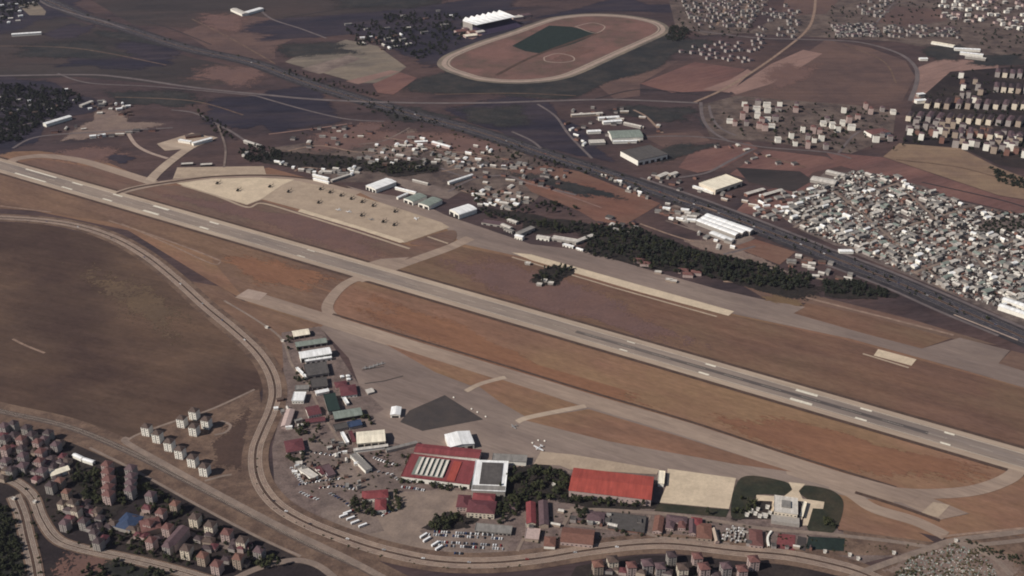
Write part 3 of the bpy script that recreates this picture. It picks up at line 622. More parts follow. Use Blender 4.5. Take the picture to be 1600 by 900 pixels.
# ---------------------------------------------------------------- building parts
def wall_mb(w, d, h, roof, rh):
    m = MB(); m.box(0, w, 0, d, 0, h, top=roof in ('flat', 'none'))
    if roof == 'gable_x':
        for x in (0, w): m.face([(x,0,h),(x,d,h),(x,d/2,h+rh)])
    if roof == 'gable_y':
        for y in (0, d): m.face([(0,y,h),(w,y,h),(w/2,y,h+rh)])
    if roof in ('vault_x', 'vault_y'):
        n = 8; L = d if roof == 'vault_x' else w
        arc = [(L*(.5-.5*math.cos(math.pi*k/n)), h+rh*math.sin(math.pi*k/n)) for k in range(n+1)]
        for e in ((0, w) if roof == 'vault_x' else (0, d)):
            m.face([((e, u, z) if roof == 'vault_x' else (u, e, z)) for u, z in arc])
    return m
def roof_mb(w, d, h, roof, rh, ov=.6, th=.3):
    m = MB(); x0, x1, y0, y1 = -ov, w+ov, -ov, d+ov; z = h
    def slab(pts):                                     # a plate with thickness
        up = [Vector(p)+Vector((0,0,th)) for p in pts]; n = len(pts)
        m.face(up); m.face([Vector(p) for p in pts][::-1])
        for k in range(n): m.face([pts[k], pts[(k+1) % n], up[(k+1) % n], up[k]])
    if roof == 'flat':
        slab([(x0,y0,z),(x1,y0,z),(x1,y1,z),(x0,y1,z)])
        for a in ((x0,x1,y0,y0+.4),(x0,x1,y1-.4,y1),(x0,x0+.4,y0+.4,y1-.4),(x1-.4,x1,y0+.4,y1-.4)):
            m.box(a[0],a[1],a[2],a[3],z+th,z+th+.55)
    elif roof == 'gable_x':
        dz = rh*2*ov/d; c = d/2
        slab([(x0,y0,z-dz),(x1,y0,z-dz),(x1,c,z+rh),(x0,c,z+rh)]); slab([(x0,c,z+rh),(x1,c,z+rh),(x1,y1,z-dz),(x0,y1,z-dz)])
    elif roof == 'gable_y':
        dz = rh*2*ov/w; c = w/2
        slab([(x0,y0,z-dz),(c,y0,z+rh),(c,y1,z+rh),(x0,y1,z-dz)]); slab([(c,y0,z+rh),(x1,y0,z-dz),(x1,y1,z-dz),(c,y1,z+rh)])
    elif roof == 'hip':
        q = min(w, d)/2
        if w >= d: r0, r1 = (x0+q, (y0+y1)/2, z+rh), (x1-q, (y0+y1)/2, z+rh)
        else: r0, r1 = ((x0+x1)/2, y0+q, z+rh), ((x0+x1)/2, y1-q, z+rh)
        A, B, C, D = (x0,y0,z),(x1,y0,z),(x1,y1,z),(x0,y1,z)
        if w >= d: fs = [[A,B,r1,r0],[B,C,r1],[C,D,r0,r1],[D,A,r0]]
        else: fs = [[A,B,r0],[B,C,r1,r0],[C,D,r1],[D,A,r0,r1]]
        for f in fs: m.face(f)
        m.face([D,C,B,A])
    elif roof in ('vault_x', 'vault_y'):
        n = 10; L = (d if roof == 'vault_x' else w)+2*ov
        arc = [(-ov+L*(.5-.5*math.cos(math.pi*k/n)), h+.05+(rh+.2)*math.sin(math.pi*k/n)) for k in range(n+1)]
        for (u, a), (v, b) in zip(arc, arc[1:]):
            m.face([(x0,u,a),(x1,u,a),(x1,v,b),(x0,v,b)] if roof == 'vault_x' else [(v,y0,b),(u,y0,a),(u,y1,a),(v,y1,b)])
    elif roof == 'shed':
        slab([(x0,y0,z),(x1,y0,z),(x1,y1,z+rh),(x0,y1,z+rh)])
    return m
def opening(name, mat, parent, side, u, z, ww, hh, w, d, proud=.12):
    """A door or window as a plate set just proud of a wall: side f(ront), b(ack), l(eft) or r(ight)."""
    m = MB()
    if side == 'f': m.box(u, u+ww, -proud, .02, z, z+hh, bottom=True)
    elif side == 'b': m.box(u, u+ww, d-.02, d+proud, z, z+hh, bottom=True)
    elif side == 'l': m.box(-proud, .02, u, u+ww, z, z+hh, bottom=True)
    else: m.box(w-.02, w+proud, u, u+ww, z, z+hh, bottom=True)
    return m.build(name, mat, parent)
def foot(A, B, C, h):
    a, b = G(*A, h), G(*B, h); d = C if isinstance(C, (int, float)) else None
    e = (b-a); e.z = 0; w = e.length; e.normalize(); nrm = Vector((-e.y, e.x, 0))
    if d is None: d = (G(*C, h)-b).dot(nrm)
    return a, e, w, abs(d), nrm, d
def bld(name, label, cat, A, B, C, h, roof='gable_x', rh=2, wall='wall_white', roofm='sheet_grey', doors=(), wins=(), group=None, ov=.6, z0=0.0):
    """A building from the front eave corners A, B and a back corner C (or a depth in metres) of its roof outline at height h."""
    a, e, w, d, nrm, sd = foot(A, B, C, h)
    if sd < 0: a = a+nrm*sd
    root = empty(name, (a.x, a.y, z0), math.atan2(e.y, e.x)); tag(root, label, cat, group)
    wall_mb(w, d, h, roof, rh).build('wall', wall, root)
    rf = roof_mb(w, d, h, roof, rh, ov).build('roof', roofm, root)
    for side, n, frac, hh in doors:
        L = w if side in 'fb' else d; ww = L/n*frac
        for k in range(n): opening('door', 'door_dark', root, side, L*(k+.5)/n-ww/2, .05, ww, hh, w, d)
    for side, n, rows, zs in wins:
        L = w if side in 'fb' else d
        for r_ in range(rows):
            for k in range(n):
                ww = min(L/n*.5, 2.2); opening('window', 'glass_dark', root, side, L*(k+.5)/n-ww/2, zs+r_*3.0, ww, 1.4, w, d)
    root['w'] = w; root['d'] = d
    return root, w, d
DOOR = (('f', 3, .7, 4.5),)
H = 'hangar'; HG = 'maintenance hangars beside the south apron'
# ---- west row of the south base
bld('hangar', 'small beige hangar at the top of the hangar row west of the south apron', H, (459,526),(484,522),(473,515), 6, 'gable_x', 2, 'wall_tan', 'sheet_cream', (('f',3,.75,4.5),), group=HG)
bld('hangar', 'grey-green roofed hangar between the small beige hangar and the big white one', H, (463,542),(511,535),(502,529), 6, 'gable_x', 2, 'wall_grey', 'sheet_green', (('f',5,.7,4.5),), group=HG)
r, w_, d_ = bld('hangar', 'big bright white roofed hangar in the row at the west end of the south apron', H, (470,560),(518,552),(511,543), 9, 'gable_x', 2.2, 'wall_white', 'sheet_white', (('f',4,.85,7),), group=HG)
bld('lean_to_annex', 'low white roofed strip building in front of the big white hangar', 'annex', (477,565),(518,559),4.5, 5, 'flat', 0, 'wall_white', 'sheet_white', (('f',5,.5,2.5),))
bld('workshop', 'dark grey flat roofed workshop below the low white strip building', 'workshop', (479,588),(514,583),(504,566), 6, 'flat', 0, 'wall_grey', 'sheet_dark', (('f',3,.6,4),))
bld('long_shed', 'narrow white shed along the west side of the dark grey workshop', 'shed', (477,590),(480,589),(472,572), 4, 'flat', 0, 'wall_white', 'sheet_white')
bld('workshop', 'grey flat roofed workshop behind the small white shed and the dark green roofed hall', 'workshop', (487,606),(512,603),(503,590), 5, 'flat', 0, 'wall_grey', 'bitumen', (('f',3,.6,3.5),))
bld('shed', 'small white roofed shed at the top of the dark green roofed hall', 'shed', (494,615),(514,611),(512,607), 5, 'gable_x', 1, 'wall_white', 'sheet_white')
bld('sports_hall', 'hall with a large dark green roof beside the dark red roofed house', 'hall', (513,643),(531,640),(524,614), 7, 'flat', 0, 'wall_grey', 'roof_court_green', (('f',2,.4,3),))
bld('guard_house', 'dark red roofed house on the apron edge beside the dark green roofed hall', 'house', (533,619),(558,616),(551,601), 5, 'hip', 2.4, 'wall_white', 'tile_maroon', (), (('f',4,1,1.5),))
bld('guard_house', 'smaller dark red roofed house behind the dark red house with the white tents', 'house', (525,606),(543,603),(538,595), 4, 'hip', 2, 'wall_pink', 'tile_maroon')
for k, (x, y, t_) in enumerate(((535,590,'leftmost of the white tents above the dark red roofed house'),(544,589,'rightmost of the white tents above the dark red roofed house'),(545,594,'white tent nearest to the dark red roof'))):
    p = G(x, y); root = empty('tent', (p.x, p.y, .6), R(20)); tag(root, t_, 'tent', 'white tents by the apron'); m = MB(); m.box(-3,3,-2.5,2.5,0,2.2,top=False); m.build('wall','wall_white',root)
    roof_mb(6,5,2.2,'hip',1.6,.2).build('roof','sheet_white',root).location = (-3,-2.5,0)
bld('shed', 'tall thin white shed below the dark red roofed house', 'shed', (541,631),(545,630),(543,620), 4, 'flat', 0, 'wall_white', 'sheet_white')
bld('office_block', 'white roofed block beside the perimeter road at the bend', 'office', (456,626),(474,626),(476,613), 6, 'flat', 0, 'wall_white', 'sheet_white', (), (('f',4,1,2),))
bld('office_block', 'low grey roofed block above the white block at the perimeter road bend', 'office', (461,609),(482,608),(481,602), 5, 'flat', 0, 'wall_grey', 'sheet_grey')
bld('barrack', 'dark red roofed barrack with a white end, west of the dark green hall', 'barrack', (482,650),(502,646),(497,633), 5, 'gable_x', 2, 'wall_white', 'tile_maroon', (), (('f',5,1,1.5),))
bld('barrack', 'maroon roofed low barrack below the barrack with the white end', 'barrack', (478,661),(508,657),(506,651), 4, 'gable_x', 1.6, 'wall_pink', 'tile_maroon')
bld('storehouse', 'long pinkish roofed store lying along the perimeter road', 'storehouse', (439,666),(452,666),(460,640), 5, 'gable_y', 1.8, 'wall_pink', 'wall_pink')
bld('carport', 'long arched grey-green shelter roof with deep shade beneath it', 'shelter', (523,655),(566,648),(563,637), 6, 'vault_x', 2, 'door_dark', 'sheet_green')  # dark walls stand in for the shade under an open roof
bld('garage', 'dark blue roofed garage in the shade of the arched shelter', 'garage', (546,668),(566,664),(562,656), 5, 'flat', 0, 'wall_grey', 'sheet_blue')  # dark blue box put where the blue-black shade lies
bld('garage', 'dark roofed garage beside the dark blue roofed garage', 'garage', (524,672),(544,668),(541,660), 4, 'flat', 0, 'wall_grey', 'bitumen')  # dark box added for the rest of that shade
bld('hangar', 'cream roofed hangar with a maroon strip at its left, amid the south base', H, (558,693),(602,689),(596,672), 9, 'gable_x', 2.2, 'wall_cream', 'sheet_cream', (('f',4,.8,6.5),), group=HG)
bld('long_shed', 'narrow white roofed shed standing left of the cream roofed hangar', 'shed', (541,692),(545,691),(537,675), 5, 'flat', 0, 'wall_white', 'sheet_white')
bld('long_shed', 'narrow maroon roofed shed against the left side of the cream roofed hangar', 'shed', (551,691),(556,690),(548,674), 5, 'flat', 0, 'wall_pink', 'tile_maroon')
bld('long_shed', 'long pale roofed wing just in front of the cream roofed hangar', 'shed', (553,704),(606,697),5, 5, 'gable_x', 1, 'wall_white', 'sheet_pale')
bld('long_shed', 'grey roofed wing with a bright white outer wall turning down from the pale wing', 'shed', (571,735),(581,731),(563,704), 6, 'shed', -1, 'wall_white', 'sheet_grey')
bld('long_shed', 'long narrow grey roofed wing running from the pale wing to the big red roofed factory', 'shed', (604,704),(652,692),5, 5, 'gable_x', 1, 'wall_grey', 'sheet_grey')
bld('storehouse', 'mauve red roofed store between the perimeter road and the parking yards', 'storehouse', (448,707),(476,702),(469,685), 6, 'hip', 2.4, 'wall_pink', 'tile_maroon', (('f',3,.4,3),))
bld('canteen', 'small pale roofed canteen with a white side wall in the parking yards', 'canteen', (488,748),(497,743),(484,723), 5, 'flat', 0, 'wall_white', 'sheet_pale')
bld('canteen', 'small maroon roofed canteen with a white edge right of the pale roofed canteen', 'canteen', (503,742),(510,739),(502,727), 4, 'flat', 0, 'wall_white', 'tile_maroon')
bld('canteen', 'low dull red roofed annex between the two small canteens and the yard', 'canteen', (511,745),(524,741),(517,724), 4, 'flat', 0, 'wall_pink', 'tile_mauve')
bld('kiosk', 'little greenish white roofed kiosk at the top of the parking yards', 'kiosk', (462,726),(472,725),(470,721), 4, 'flat', 0, 'wall_white', 'sheet_pale')
bld('officers_club', 'bright red hipped roof wing with dark trees in front, beside the open tarmac yard', 'club', (566,780),(606,777),(603,765), 6, 'hip', 2.5, 'wall_white', 'sheet_crimson', (), (('f',7,1,1.5),))
bld('officers_club', 'red roofed wing projecting towards the road from the bright red hipped wing', 'club', (586,797),(603,796),(604,779), 6, 'hip', 2.5, 'wall_white', 'sheet_crimson', (), (('f',3,1,1.5),))
# ---- the big red factory with its glazed saw teeth
r, w_, d_ = bld('factory', 'big red roofed factory with slanting glazed ridges in its grey roof middle', 'factory', (627,744),(733,757),(746,722), 8, 'flat', 0, 'wall_white', 'sheet_crimson', (('f',8,.5,3.5),))
for k in range(6):
    m = MB(); x0 = w_*(.17+.075*k); x1 = x0+w_*.05; y0, y1 = d_*.14, d_*.9
    for (za, zb) in ((8.3, 10.4),):
        m.face([(x0,y0,za),(x1,y0,zb),(x1,y1,zb),(x0,y1,za)]); m.face([(x0,y0,za),(x1,y0,za),(x1,y0,zb)]); m.face([(x0,y1,za),(x1,y1,zb),(x1,y1,za)])
    s_ = m.build('skylight', 'sheet_pale', r); m = MB(); m.face([(x1+.05,y0,8.3),(x1+.05,y1,8.3),(x1+.05,y1,10.4),(x1+.05,y0,10.4)]); m.build('glazing', 'skylight_dark', s_)
m = MB(); m.box(w_*.13, w_*.60, d_*.12, d_*.93, 8.3, 8.62); m.build('roof_deck', 'sheet_green', r)
m = MB(); m.box(w_*.66, w_*.78, d_*.05, d_*.9, 8.3, 9.2); m.build('roof_deck', 'sheet_red', r)
bld('factory', 'long dark red roofed hall behind the factory with the glazed ridges', 'factory', (647,706),(748,716),(752,703), 9, 'gable_x', 1.6, 'wall_pink', 'sheet_crimson')
bld('factory', 'white roofed strip between the two red factory roofs', 'factory', (645,717),(747,724),(748,718), 7, 'flat', 0, 'wall_white', 'sheet_pale')
bld('hangar', 'white roofed hangar standing on the apron behind the red factory', H, (702,699),(741,693),(729,674), 9, 'gable_y', 2.2, 'wall_white', 'sheet_white', (('f',3,.6,6),), group=HG)
r, w_, d_ = bld('terminal_hall', 'dark roofed hall with broad white edges beside the red factory', 'hall', (737,766),(789,768),(812,722), 9, 'flat', 0, 'wall_grey', 'sheet_white', (('f',5,.5,3),))
m = MB(); m.box(w_*.2, w_*.86, d_*.2, d_*.93, 9.3, 9.9); m.build('roof_panel', 'sheet_dark', r)
m = MB(); m.box(0, w_, d_*.02, d_*.16, 9.3, 9.75); m.build('roof_walk', 'sheet_grey', r)
bld('long_shed', 'long pale flat wing along the apron behind the dark roofed hall', 'shed', (769,719),(822,722),(824,712), 7, 'flat', 0, 'wall_white', 'sheet_grey')
bld('headquarters', 'maroon roofed headquarters with a pale front above the crowded car park', 'office', (729,800),(772,803),(768,783), 9, 'hip', 3, 'wall_cream', 'tile_maroon', (('f',3,.3,3),), (('f',7,2,2.2),))
bld('headquarters', 'maroon roofed wing left of the headquarters with the pale front', 'office', (713,792),(733,793),(736,774), 8, 'hip', 3, 'wall_pink', 'tile_maroon', (), (('f',4,2,2),))
bld('headquarters', 'dull crimson roofed wing behind the headquarters, against the dark roofed hall', 'office', (738,781),(772,783),(776,772), 8, 'hip', 2.5, 'wall_cream', 'sheet_crimson')
bld('hut', 'pink roofed hut among the dark trees right of the headquarters', 'hut', (790,795),(806,796),(808,786), 5, 'hip', 2, 'wall_pink', 'tile_mauve')
bld('garage', 'long grey flat roofed garage above the crowded car park', 'garage', (742,829),(798,834),(801,823), 4, 'flat', 0, 'wall_grey', 'sheet_grey', (('f',9,.7,2.8),))
bld('barrack', 'long crimson gabled barrack running away from the road, left of the grey mauve one', 'barrack', (823,818),(837,818),(853,785), 6, 'gable_y', 2, 'wall_cream', 'sheet_crimson')
bld('barrack', 'long grey mauve gabled barrack right of the long crimson one', 'barrack', (843,820),(857,820),(873,783), 6, 'gable_y', 2, 'wall_tan', 'tile_mauve')
bld('barrack', 'mauve flat roofed block below the long crimson barrack', 'barrack', (820,841),(841,843),(843,827), 5, 'flat', 0, 'wall_tan', 'wall_pink')
bld('barrack', 'small red roofed block with pale walls by the road bend', 'barrack', (850,853),(867,854),(867,839), 5, 'hip', 2, 'wall_white', 'tile_orange')
bld('barrack', 'wide red brown roofed block right of the small red roofed one', 'barrack', (876,846),(926,851),(932,829), 6, 'gable_x', 3, 'wall_pink', 'tile_orange', (), (('f',7,1,1.5),))
r, w_, d_ = bld('hangar', 'long bright red roofed hangar beside the pale concrete apron', H, (889,766),(1017,781),(1026,746), 11, 'gable_x', 3, 'wall_pink', 'sheet_red', (('b',4,.8,8),), (('f',16,1,4.5),), group=HG)
bld('annex', 'small white annex at the right end of the long bright red hangar', 'annex', (1028,755),(1037,756),(1039,737), 6, 'flat', 0, 'wall_white', 'sheet_cream')
bld('mess_hall', 'pink roofed house on the lawn below the long bright red hangar', 'house', (917,812),(943,815),(945,801), 5, 'hip', 2, 'wall_white', 'tile_mauve', (), (('f',4,1,1.4),))
for A_, B_, C_, t_, rm in (((1020,829),(1034,831),(1038,808),'narrow red gabled quarters at the left end of the quarters row by the base road','tile_orange'),
    ((1041,814),(1073,818),(1075,808),'pinkish long quarters along the base road under the big pale concrete apron','tile_mauve'),
    ((1040,824),(1052,826),(1053,814),'small square mauve quarters in front of the pinkish long quarters','tile_mauve'),
    ((1060,824),(1071,825),(1072,814),'small square red quarters in front of the pinkish long quarters','tile_red'),
    ((1077,833),(1087,834),(1092,813),'narrow pale mauve quarters beside the orange roofed block','tile_mauve'),
    ((1089,840),(1112,842),(1113,819),'orange roofed block with a tan front wall by the base road','tile_orange'),
    ((1080,820),(1096,822),(1098,810),'crimson quarters directly below the base road, behind the orange roofed block','sheet_crimson'),
    ((1172,851),(1192,853),(1196,829),'maroon roofed block next to the white curved wall','tile_red'),
    ((1118,846),(1124,846),(1128,826),'thin pale hut right of the orange roofed block','wall_tan')):
    bld('quarters', t_, 'quarters', A_, B_, C_, 5, 'gable_y' if 'narrow' in t_ or 'thin' in t_ else 'hip', 2, 'wall_pink' if 'tan' not in t_ else 'wall_tan', rm, (), (('f',3,1,1.4),), group='quarters in the strip below the base road')
for a, b, t_, mt in (((1212,836),(1241,861),'red','court_red'),((1243,840),(1258,862),'grey','dark_pad'),((1259,841),(1318,862),'green','court_green')):
    patch('sports_court', [(a[0]+4,a[1]-2),(b[0]+2,a[1]+1),(b[0],b[1]),(a[0],b[1]-4)], mt, 8)
m = MB(); P = smooth_pts([G(1205,832),G(1199,842),G(1201,856)], False, 4)
for p, q in zip(P, P[1:]):
    nn = Vector((-(q-p).y, (q-p).x, 0)).normalized()*1.2
    m.face([p-nn,q-nn,q-nn+Vector((0,0,3)),p-nn+Vector((0,0,3))]); m.face([q+nn,p+nn,p+nn+Vector((0,0,3)),q+nn+Vector((0,0,3))]); m.face([v+Vector((0,0,3)) for v in (p-nn,q-nn,q+nn,p+nn)])
tag(m.build('curved_screen', 'wall_white'), 'white curved screen wall beside the red sports court', 'wall')
# ---- the terminal on its lawn
r, w_, d_ = bld('terminal_building', 'pale grey roofed terminal on a lawn with cream drives', 'terminal', (1210,799),(1246,804),(1252,780), 10, 'flat', 0, 'wall_cream', 'sheet_pale', (('l',2,.5,4),), (('f',6,2,3),))
m = MB(); m.box(-3, w_+3, -13, -.2, 0, 5.2); m.build('entrance_canopy', 'wall_grey', r)
m = MB(); m.box(w_*.3, w_*.7, d_*.3, d_*.7, 10.3, 12.5); m.build('plant_room', 'sheet_grey', r)
bld('service_wing', 'thin dark gapped wing right of the terminal', 'annex', (1250,806),(1254,807),(1260,785), 5, 'flat', 0, 'wall_cream', 'sheet_cream')
for k, (x, y, s_) in enumerate(((1167,804,2.6),(1173,798,3),(1180,802,2.4),(1187,806,2.6),(1195,806,4),(1184,795,2),(1199,792,2.6),(1203,801,2.2))):
    bld('service_hut', ['small white hut leftmost of those on the dark lawn left of the terminal','small white hut second from the left among those on the dark lawn','white hut third from the left, behind the row in front of the terminal lawn','small white hut in the front row near the base road, fourth from the left','largest of the white huts on the dark lawn, sixth from the left','smallest white hut on the dark lawn, nearest to the cream paving','white hut on the cream paving left of the terminal roof','white hut pressed against the left wall of the terminal'][k], 'hut', (x-s_,y),(x+s_,y+1), s_*1.3, 3.6, 'flat', 0, 'wall_white', 'sheet_pale', group='white huts by the terminal')
bld('hangar', 'small white roofed shelter at the corner of the dark tarmac pad', H, (610,648),(625,648),(634,636), 6, 'gable_y', 1.5, 'wall_white', 'sheet_white', (('f',1,.7,4),))
# ---- north base
NG = 'hangars on the north apron'
bld('hangar', 'white roofed hangar largest of the row north of the helicopter apron', H, (587,296),(619,284),(604,278), 9, 'gable_x', 1.6, 'wall_white', 'sheet_white', (('l',3,.7,6),), group=NG)
bld('long_shed', 'thin white roofed shed right of the largest white hangar', 'shed', (617,293),(649,301),5, 5, 'gable_x', 1, 'wall_white', 'sheet_white')
bld('long_shed', 'short white roofed shed below the thin white one', 'shed', (622,309),(638,302),5, 5, 'gable_x', 1, 'wall_white', 'sheet_white')
bld('hangar', 'greenish white hangar left of its twin in the north apron row', H, (645,316),(667,307),(652,302), 8, 'vault_x', 2, 'wall_white', 'sheet_green', (('l',2,.7,6),), group=NG)
bld('hangar', 'greenish white hangar right of its twin in the north apron row', H, (670,323),(691,313),(674,308), 8, 'vault_x', 2, 'wall_white', 'sheet_green', (('l',2,.7,6),), group=NG)
bld('hangar', 'bright white vaulted hangar at the right end of the helicopter apron', H, (717,336),(745,327),(728,320), 9, 'vault_x', 3, 'wall_white', 'sheet_white', (('l',2,.75,7),), group=NG)
bld('long_shed', 'thin bright white roof leaning up to the right beyond the hangar row', 'shed', (702,285),(739,273),6, 6, 'gable_x', 1.2, 'wall_white', 'sheet_white')
bld('long_shed', 'narrow pale roof above the greenish white hangars', 'shed', (644,281),(668,287),5, 5, 'gable_x', 1, 'wall_grey', 'sheet_pale')
bld('long_shed', 'upper of the two white slats roofs at the left end of the hangar row', 'shed', (488,273),(512,279),6, 5, 'gable_x', 1, 'wall_white', 'sheet_white')
bld('long_shed', 'lower of the two white slats roofs at the left end of the hangar row', 'shed', (489,279),(513,285),5, 5, 'gable_x', 1, 'wall_white', 'sheet_white')
bld('long_shed', 'pale shed right of the two white slats roofs', 'shed', (519,282),(546,273),6, 5, 'gable_x', 1, 'wall_grey', 'sheet_pale')
bld('storehouse', 'long pinkish white roof on red ground among the north side yards', 'storehouse', (674,222),(702,230),9, 6, 'gable_x', 1.5, 'wall_pink', 'sheet_white')
bld('storehouse', 'short white roof left of the long pinkish white roof', 'storehouse', (648,222),(668,221),9, 6, 'gable_x', 1.5, 'wall_pink', 'sheet_white')
for k, (x, y) in enumerate(((641,228),(650,233),(656,229),(664,234))):
    bld('hut', ['pinkish hut first from the left below the short white roof','pinkish hut second from the left below the short white roof','pinkish hut third from the left below the short white roof','pinkish hut fourth from the left below the short white roof'][k], 'hut', (x-4,y),(x+4,y-1),8,5,'hip',2,'wall_pink','sheet_pale',group='huts below the white roofs')
bld('terminal_wing', 'white bent wing left of the apron entrance building at the north-west pad', 'office', (278,219),(297,222),7, 6, 'flat', 0, 'wall_white', 'sheet_white')
bld('terminal_wing', 'white straight wing with a dark gap right of the red roof at the north-west pad', 'office', (302,224),(332,216),9, 7, 'gable_x', 1, 'wall_white', 'sheet_white')
bld('terminal_wing', 'dark red roofed building behind the white wings at the north-west pad', 'office', (290,214),(314,211),16, 6, 'hip', 2, 'wall_brick', 'tile_brown')
bld('long_shed', 'pale slanting roof among the dark trees above the curved grass strip', 'shed', (380,220),(405,228),8, 6, 'gable_x', 1, 'wall_grey', 'sheet_pale')
bld('hut', 'pale hut in the dark wood above the curved grass strip', 'hut', (382,242),(389,236),7, 5, 'hip', 1.5, 'wall_white', 'sheet_pale')
for k, (x, y) in enumerate(((292,256),(322,257))):
    bld('shelter', ['dark low shelter left one on the upper edge of the pale strip apron','dark low shelter right one on the upper edge of the pale strip apron'][k], 'shelter', (x-9,y+1),(x+9,y),8,4,'flat',0,'door_dark','sheet_pale')
for k, (A_, B_, dd, hh, rm, t_) in enumerate((((782,351),(796,357),9,6,'sheet_pale','pale roofed hut at the apron edge beside the pinkish roofs'),((787,357),(800,362),6,5,'sheet_grey','grey hut just in front of the pale roofed hut'),
    ((804,368),(816,371),8,7,'sheet_white','white fronted low block at the apron edge'),((813,366),(836,356),12,7,'sheet_grey','grey flat block joined to the white fronted low block'),
    ((838,370),(858,373),10,6,'sheet_pale','pale roofed office strip left of the long mauve roofs'),((862,372),(898,378),12,6,'sheet_pale','long mauve grey roof facing the apron'),((900,379),(929,368),9,6,'sheet_pale','long pale roof slanting up beside the dark wood'),
    ((879,382),(895,386),5,4,'sheet_white','small white hut in front of the long mauve grey roof'),((900,388),(910,391),5,4,'sheet_white','small white hut at the corner of the dark wood'),
    ((752,347),(784,352),14,5,'tile_mauve','mauve roofed barrack behind the apron next to the white vaulted hangar'),((792,343),(806,348),8,5,'sheet_pale','pale tilted roof behind the hut row'))):
    bld('apron_office', t_, 'office', A_, B_, dd, hh, 'flat' if k % 2 else 'gable_x', 1.2, 'wall_white' if k in (2,7,8,4) else 'wall_grey', rm, (('f',3,.4,2.5),), group='low buildings along the north apron')
for k, (x, y, t_) in enumerate(((998,405,'red roofed house in the wood, upper left of the pair'),(1008,410,'red roofed house in the wood, lower right of the pair'),(1075,427,'bright red roofed house at the wood edge, left of its neighbour'),(1088,424,'bright red roofed house at the wood edge, right of its neighbour'),(1068,421,'pale red roofed house at the wood edge behind the bright red ones'))):
    bld('lodge', t_, 'house', (x-8,y+2),(x+8,y+3),11,6,'hip',3,'wall_pink','tile_red',group='red roofed lodges in the north wood')
for k, (x, y, t_) in enumerate(((1028,424,'pale low hut in the wood between the red roofed houses'),(1045,436,'pale hut beside the apron taxiway, left one'),(1052,438,'pale hut beside the apron taxiway, right one'))):
    bld('hut', t_, 'hut', (x-5,y+1),(x+5,y+2),6,4,'flat',0,'wall_tan','sheet_pale')
# ---- works and depots beyond the highway
WG = 'works beyond the highway'
def works(*a, **k): return bld('warehouse', a[0], 'warehouse', *a[1:], group=WG, **k)
works('long pale low warehouse at the back of the depot yard', (893,180),(942,177),10, 6, 'gable_x', 1.5, 'wall_tan', 'sheet_pale')
works('short bright white warehouse, upper one of a close pair', (936,185),(968,183),12, 7, 'gable_x', 1.5, 'wall_white', 'sheet_white')
works('short bright white warehouse, lower one of a close pair', (943,191),(972,189),12, 7, 'gable_x', 1.5, 'wall_white', 'sheet_white')
works('narrow pale warehouse trailing off right of the white pair', (974,192),(1001,198),9, 6, 'gable_x', 1.5, 'wall_grey', 'sheet_pale')
works('big grey barrel roofed warehouse with a white left end', (956,216),(1005,214),(1000,203), 8, 'vault_x', 4, 'wall_white', 'sheet_green')
works('thin white roofed warehouse in front of the grey barrel roof', (958,221),(995,220),6, 6, 'gable_x', 1, 'wall_white', 'sheet_white')
works('small white warehouse left of the grey barrel roof', (918,206),(939,205),12, 6, 'gable_x', 1.5, 'wall_white', 'sheet_white')
works('pale flat store under the small white warehouse', (922,224),(946,223),22, 5, 'flat', 0, 'wall_grey', 'sheet_pale')
works('huge dark grey flat roofed works with a white left front', (997,251),(1043,241),(1008,228), 12, 'flat', 0, 'wall_white', 'sheet_dark', doors=(('f',5,.6,6),))
works('small pale depot roof, left of two by the highway', (1031,277),(1046,271),12, 6, 'gable_x', 1.2, 'wall_tan', 'sheet_pale')
works('small pale depot roof, right of two by the highway', (1048,274),(1060,270),10, 6, 'gable_x', 1.2, 'wall_tan', 'sheet_pale')
works('big cream flat roofed works beside the highway', (1118,297),(1160,283),(1130,274), 11, 'flat', 0, 'wall_cream', 'sheet_cream', doors=(('f',4,.6,5),))
works('low white strip building along the front of the big cream works', (1082,291),(1114,301),5, 4, 'flat', 0, 'wall_white', 'sheet_white')
works('brown roofed warehouse left of two right of the big cream works', (1168,304),(1196,296),10, 6, 'gable_x', 1.2, 'wall_brick', 'sheet_pale')
works('brown roofed warehouse right of two right of the big cream works', (1194,306),(1224,297),9, 6, 'gable_x', 1.2, 'wall_brick', 'sheet_pale')
for A_, B_, C_, t_ in (((1101,337),(1172,362),(1178,359),'white ribbed roof hall farthest from the wood, first of three side by side'),((1095,341),(1160,364.5),(1167,361.5),'white ribbed roof hall in the middle of three side by side'),((1088,345),(1149,368),(1156,365),'white ribbed roof hall nearest to the wood of three side by side')):
    works(t_, A_, B_, C_, 9, 'vault_x', 2.2, 'wall_grey', 'sheet_white', doors=(('r',2,.6,5),))
works('white low roof in front of the three ribbed halls', (1108,364),(1141,377),(1146,373), 5, 'gable_x', 1.2, 'wall_grey', 'sheet_white')
works('long pale shed roof at the top edge of the crowded district', (1290,268),(1318,275),14, 6, 'gable_x', 1.2, 'wall_grey', 'sheet_pale')
works('broad pale double shed under the long pale one', (1266,281),(1304,288),26, 6, 'gable_x', 2, 'wall_grey', 'sheet_pale')
works('white oval looking shed on the verge between highway and district', (1312,393),(1334,393),10, 5, 'hip', 2, 'wall_white', 'sheet_white')
works('white roofed hall, upper of two at the right edge by the highway', (1566,468),(1615,484),12, 8, 'gable_x', 1.5, 'wall_white', 'sheet_white')
works('white roofed hall, lower of two at the right edge by the highway', (1560,478),(1608,494),12, 8, 'gable_x', 1.5, 'wall_white', 'sheet_white')
works('long bright roof in the far left corner of the plain', (18,54),(64,51),12, 7, 'gable_x', 2, 'wall_white', 'sheet_white')
works('bright white long roof at the edge of the dark wood on the left', (72,194),(112,182),14, 8, 'gable_x', 1.5, 'wall_white', 'sheet_white')
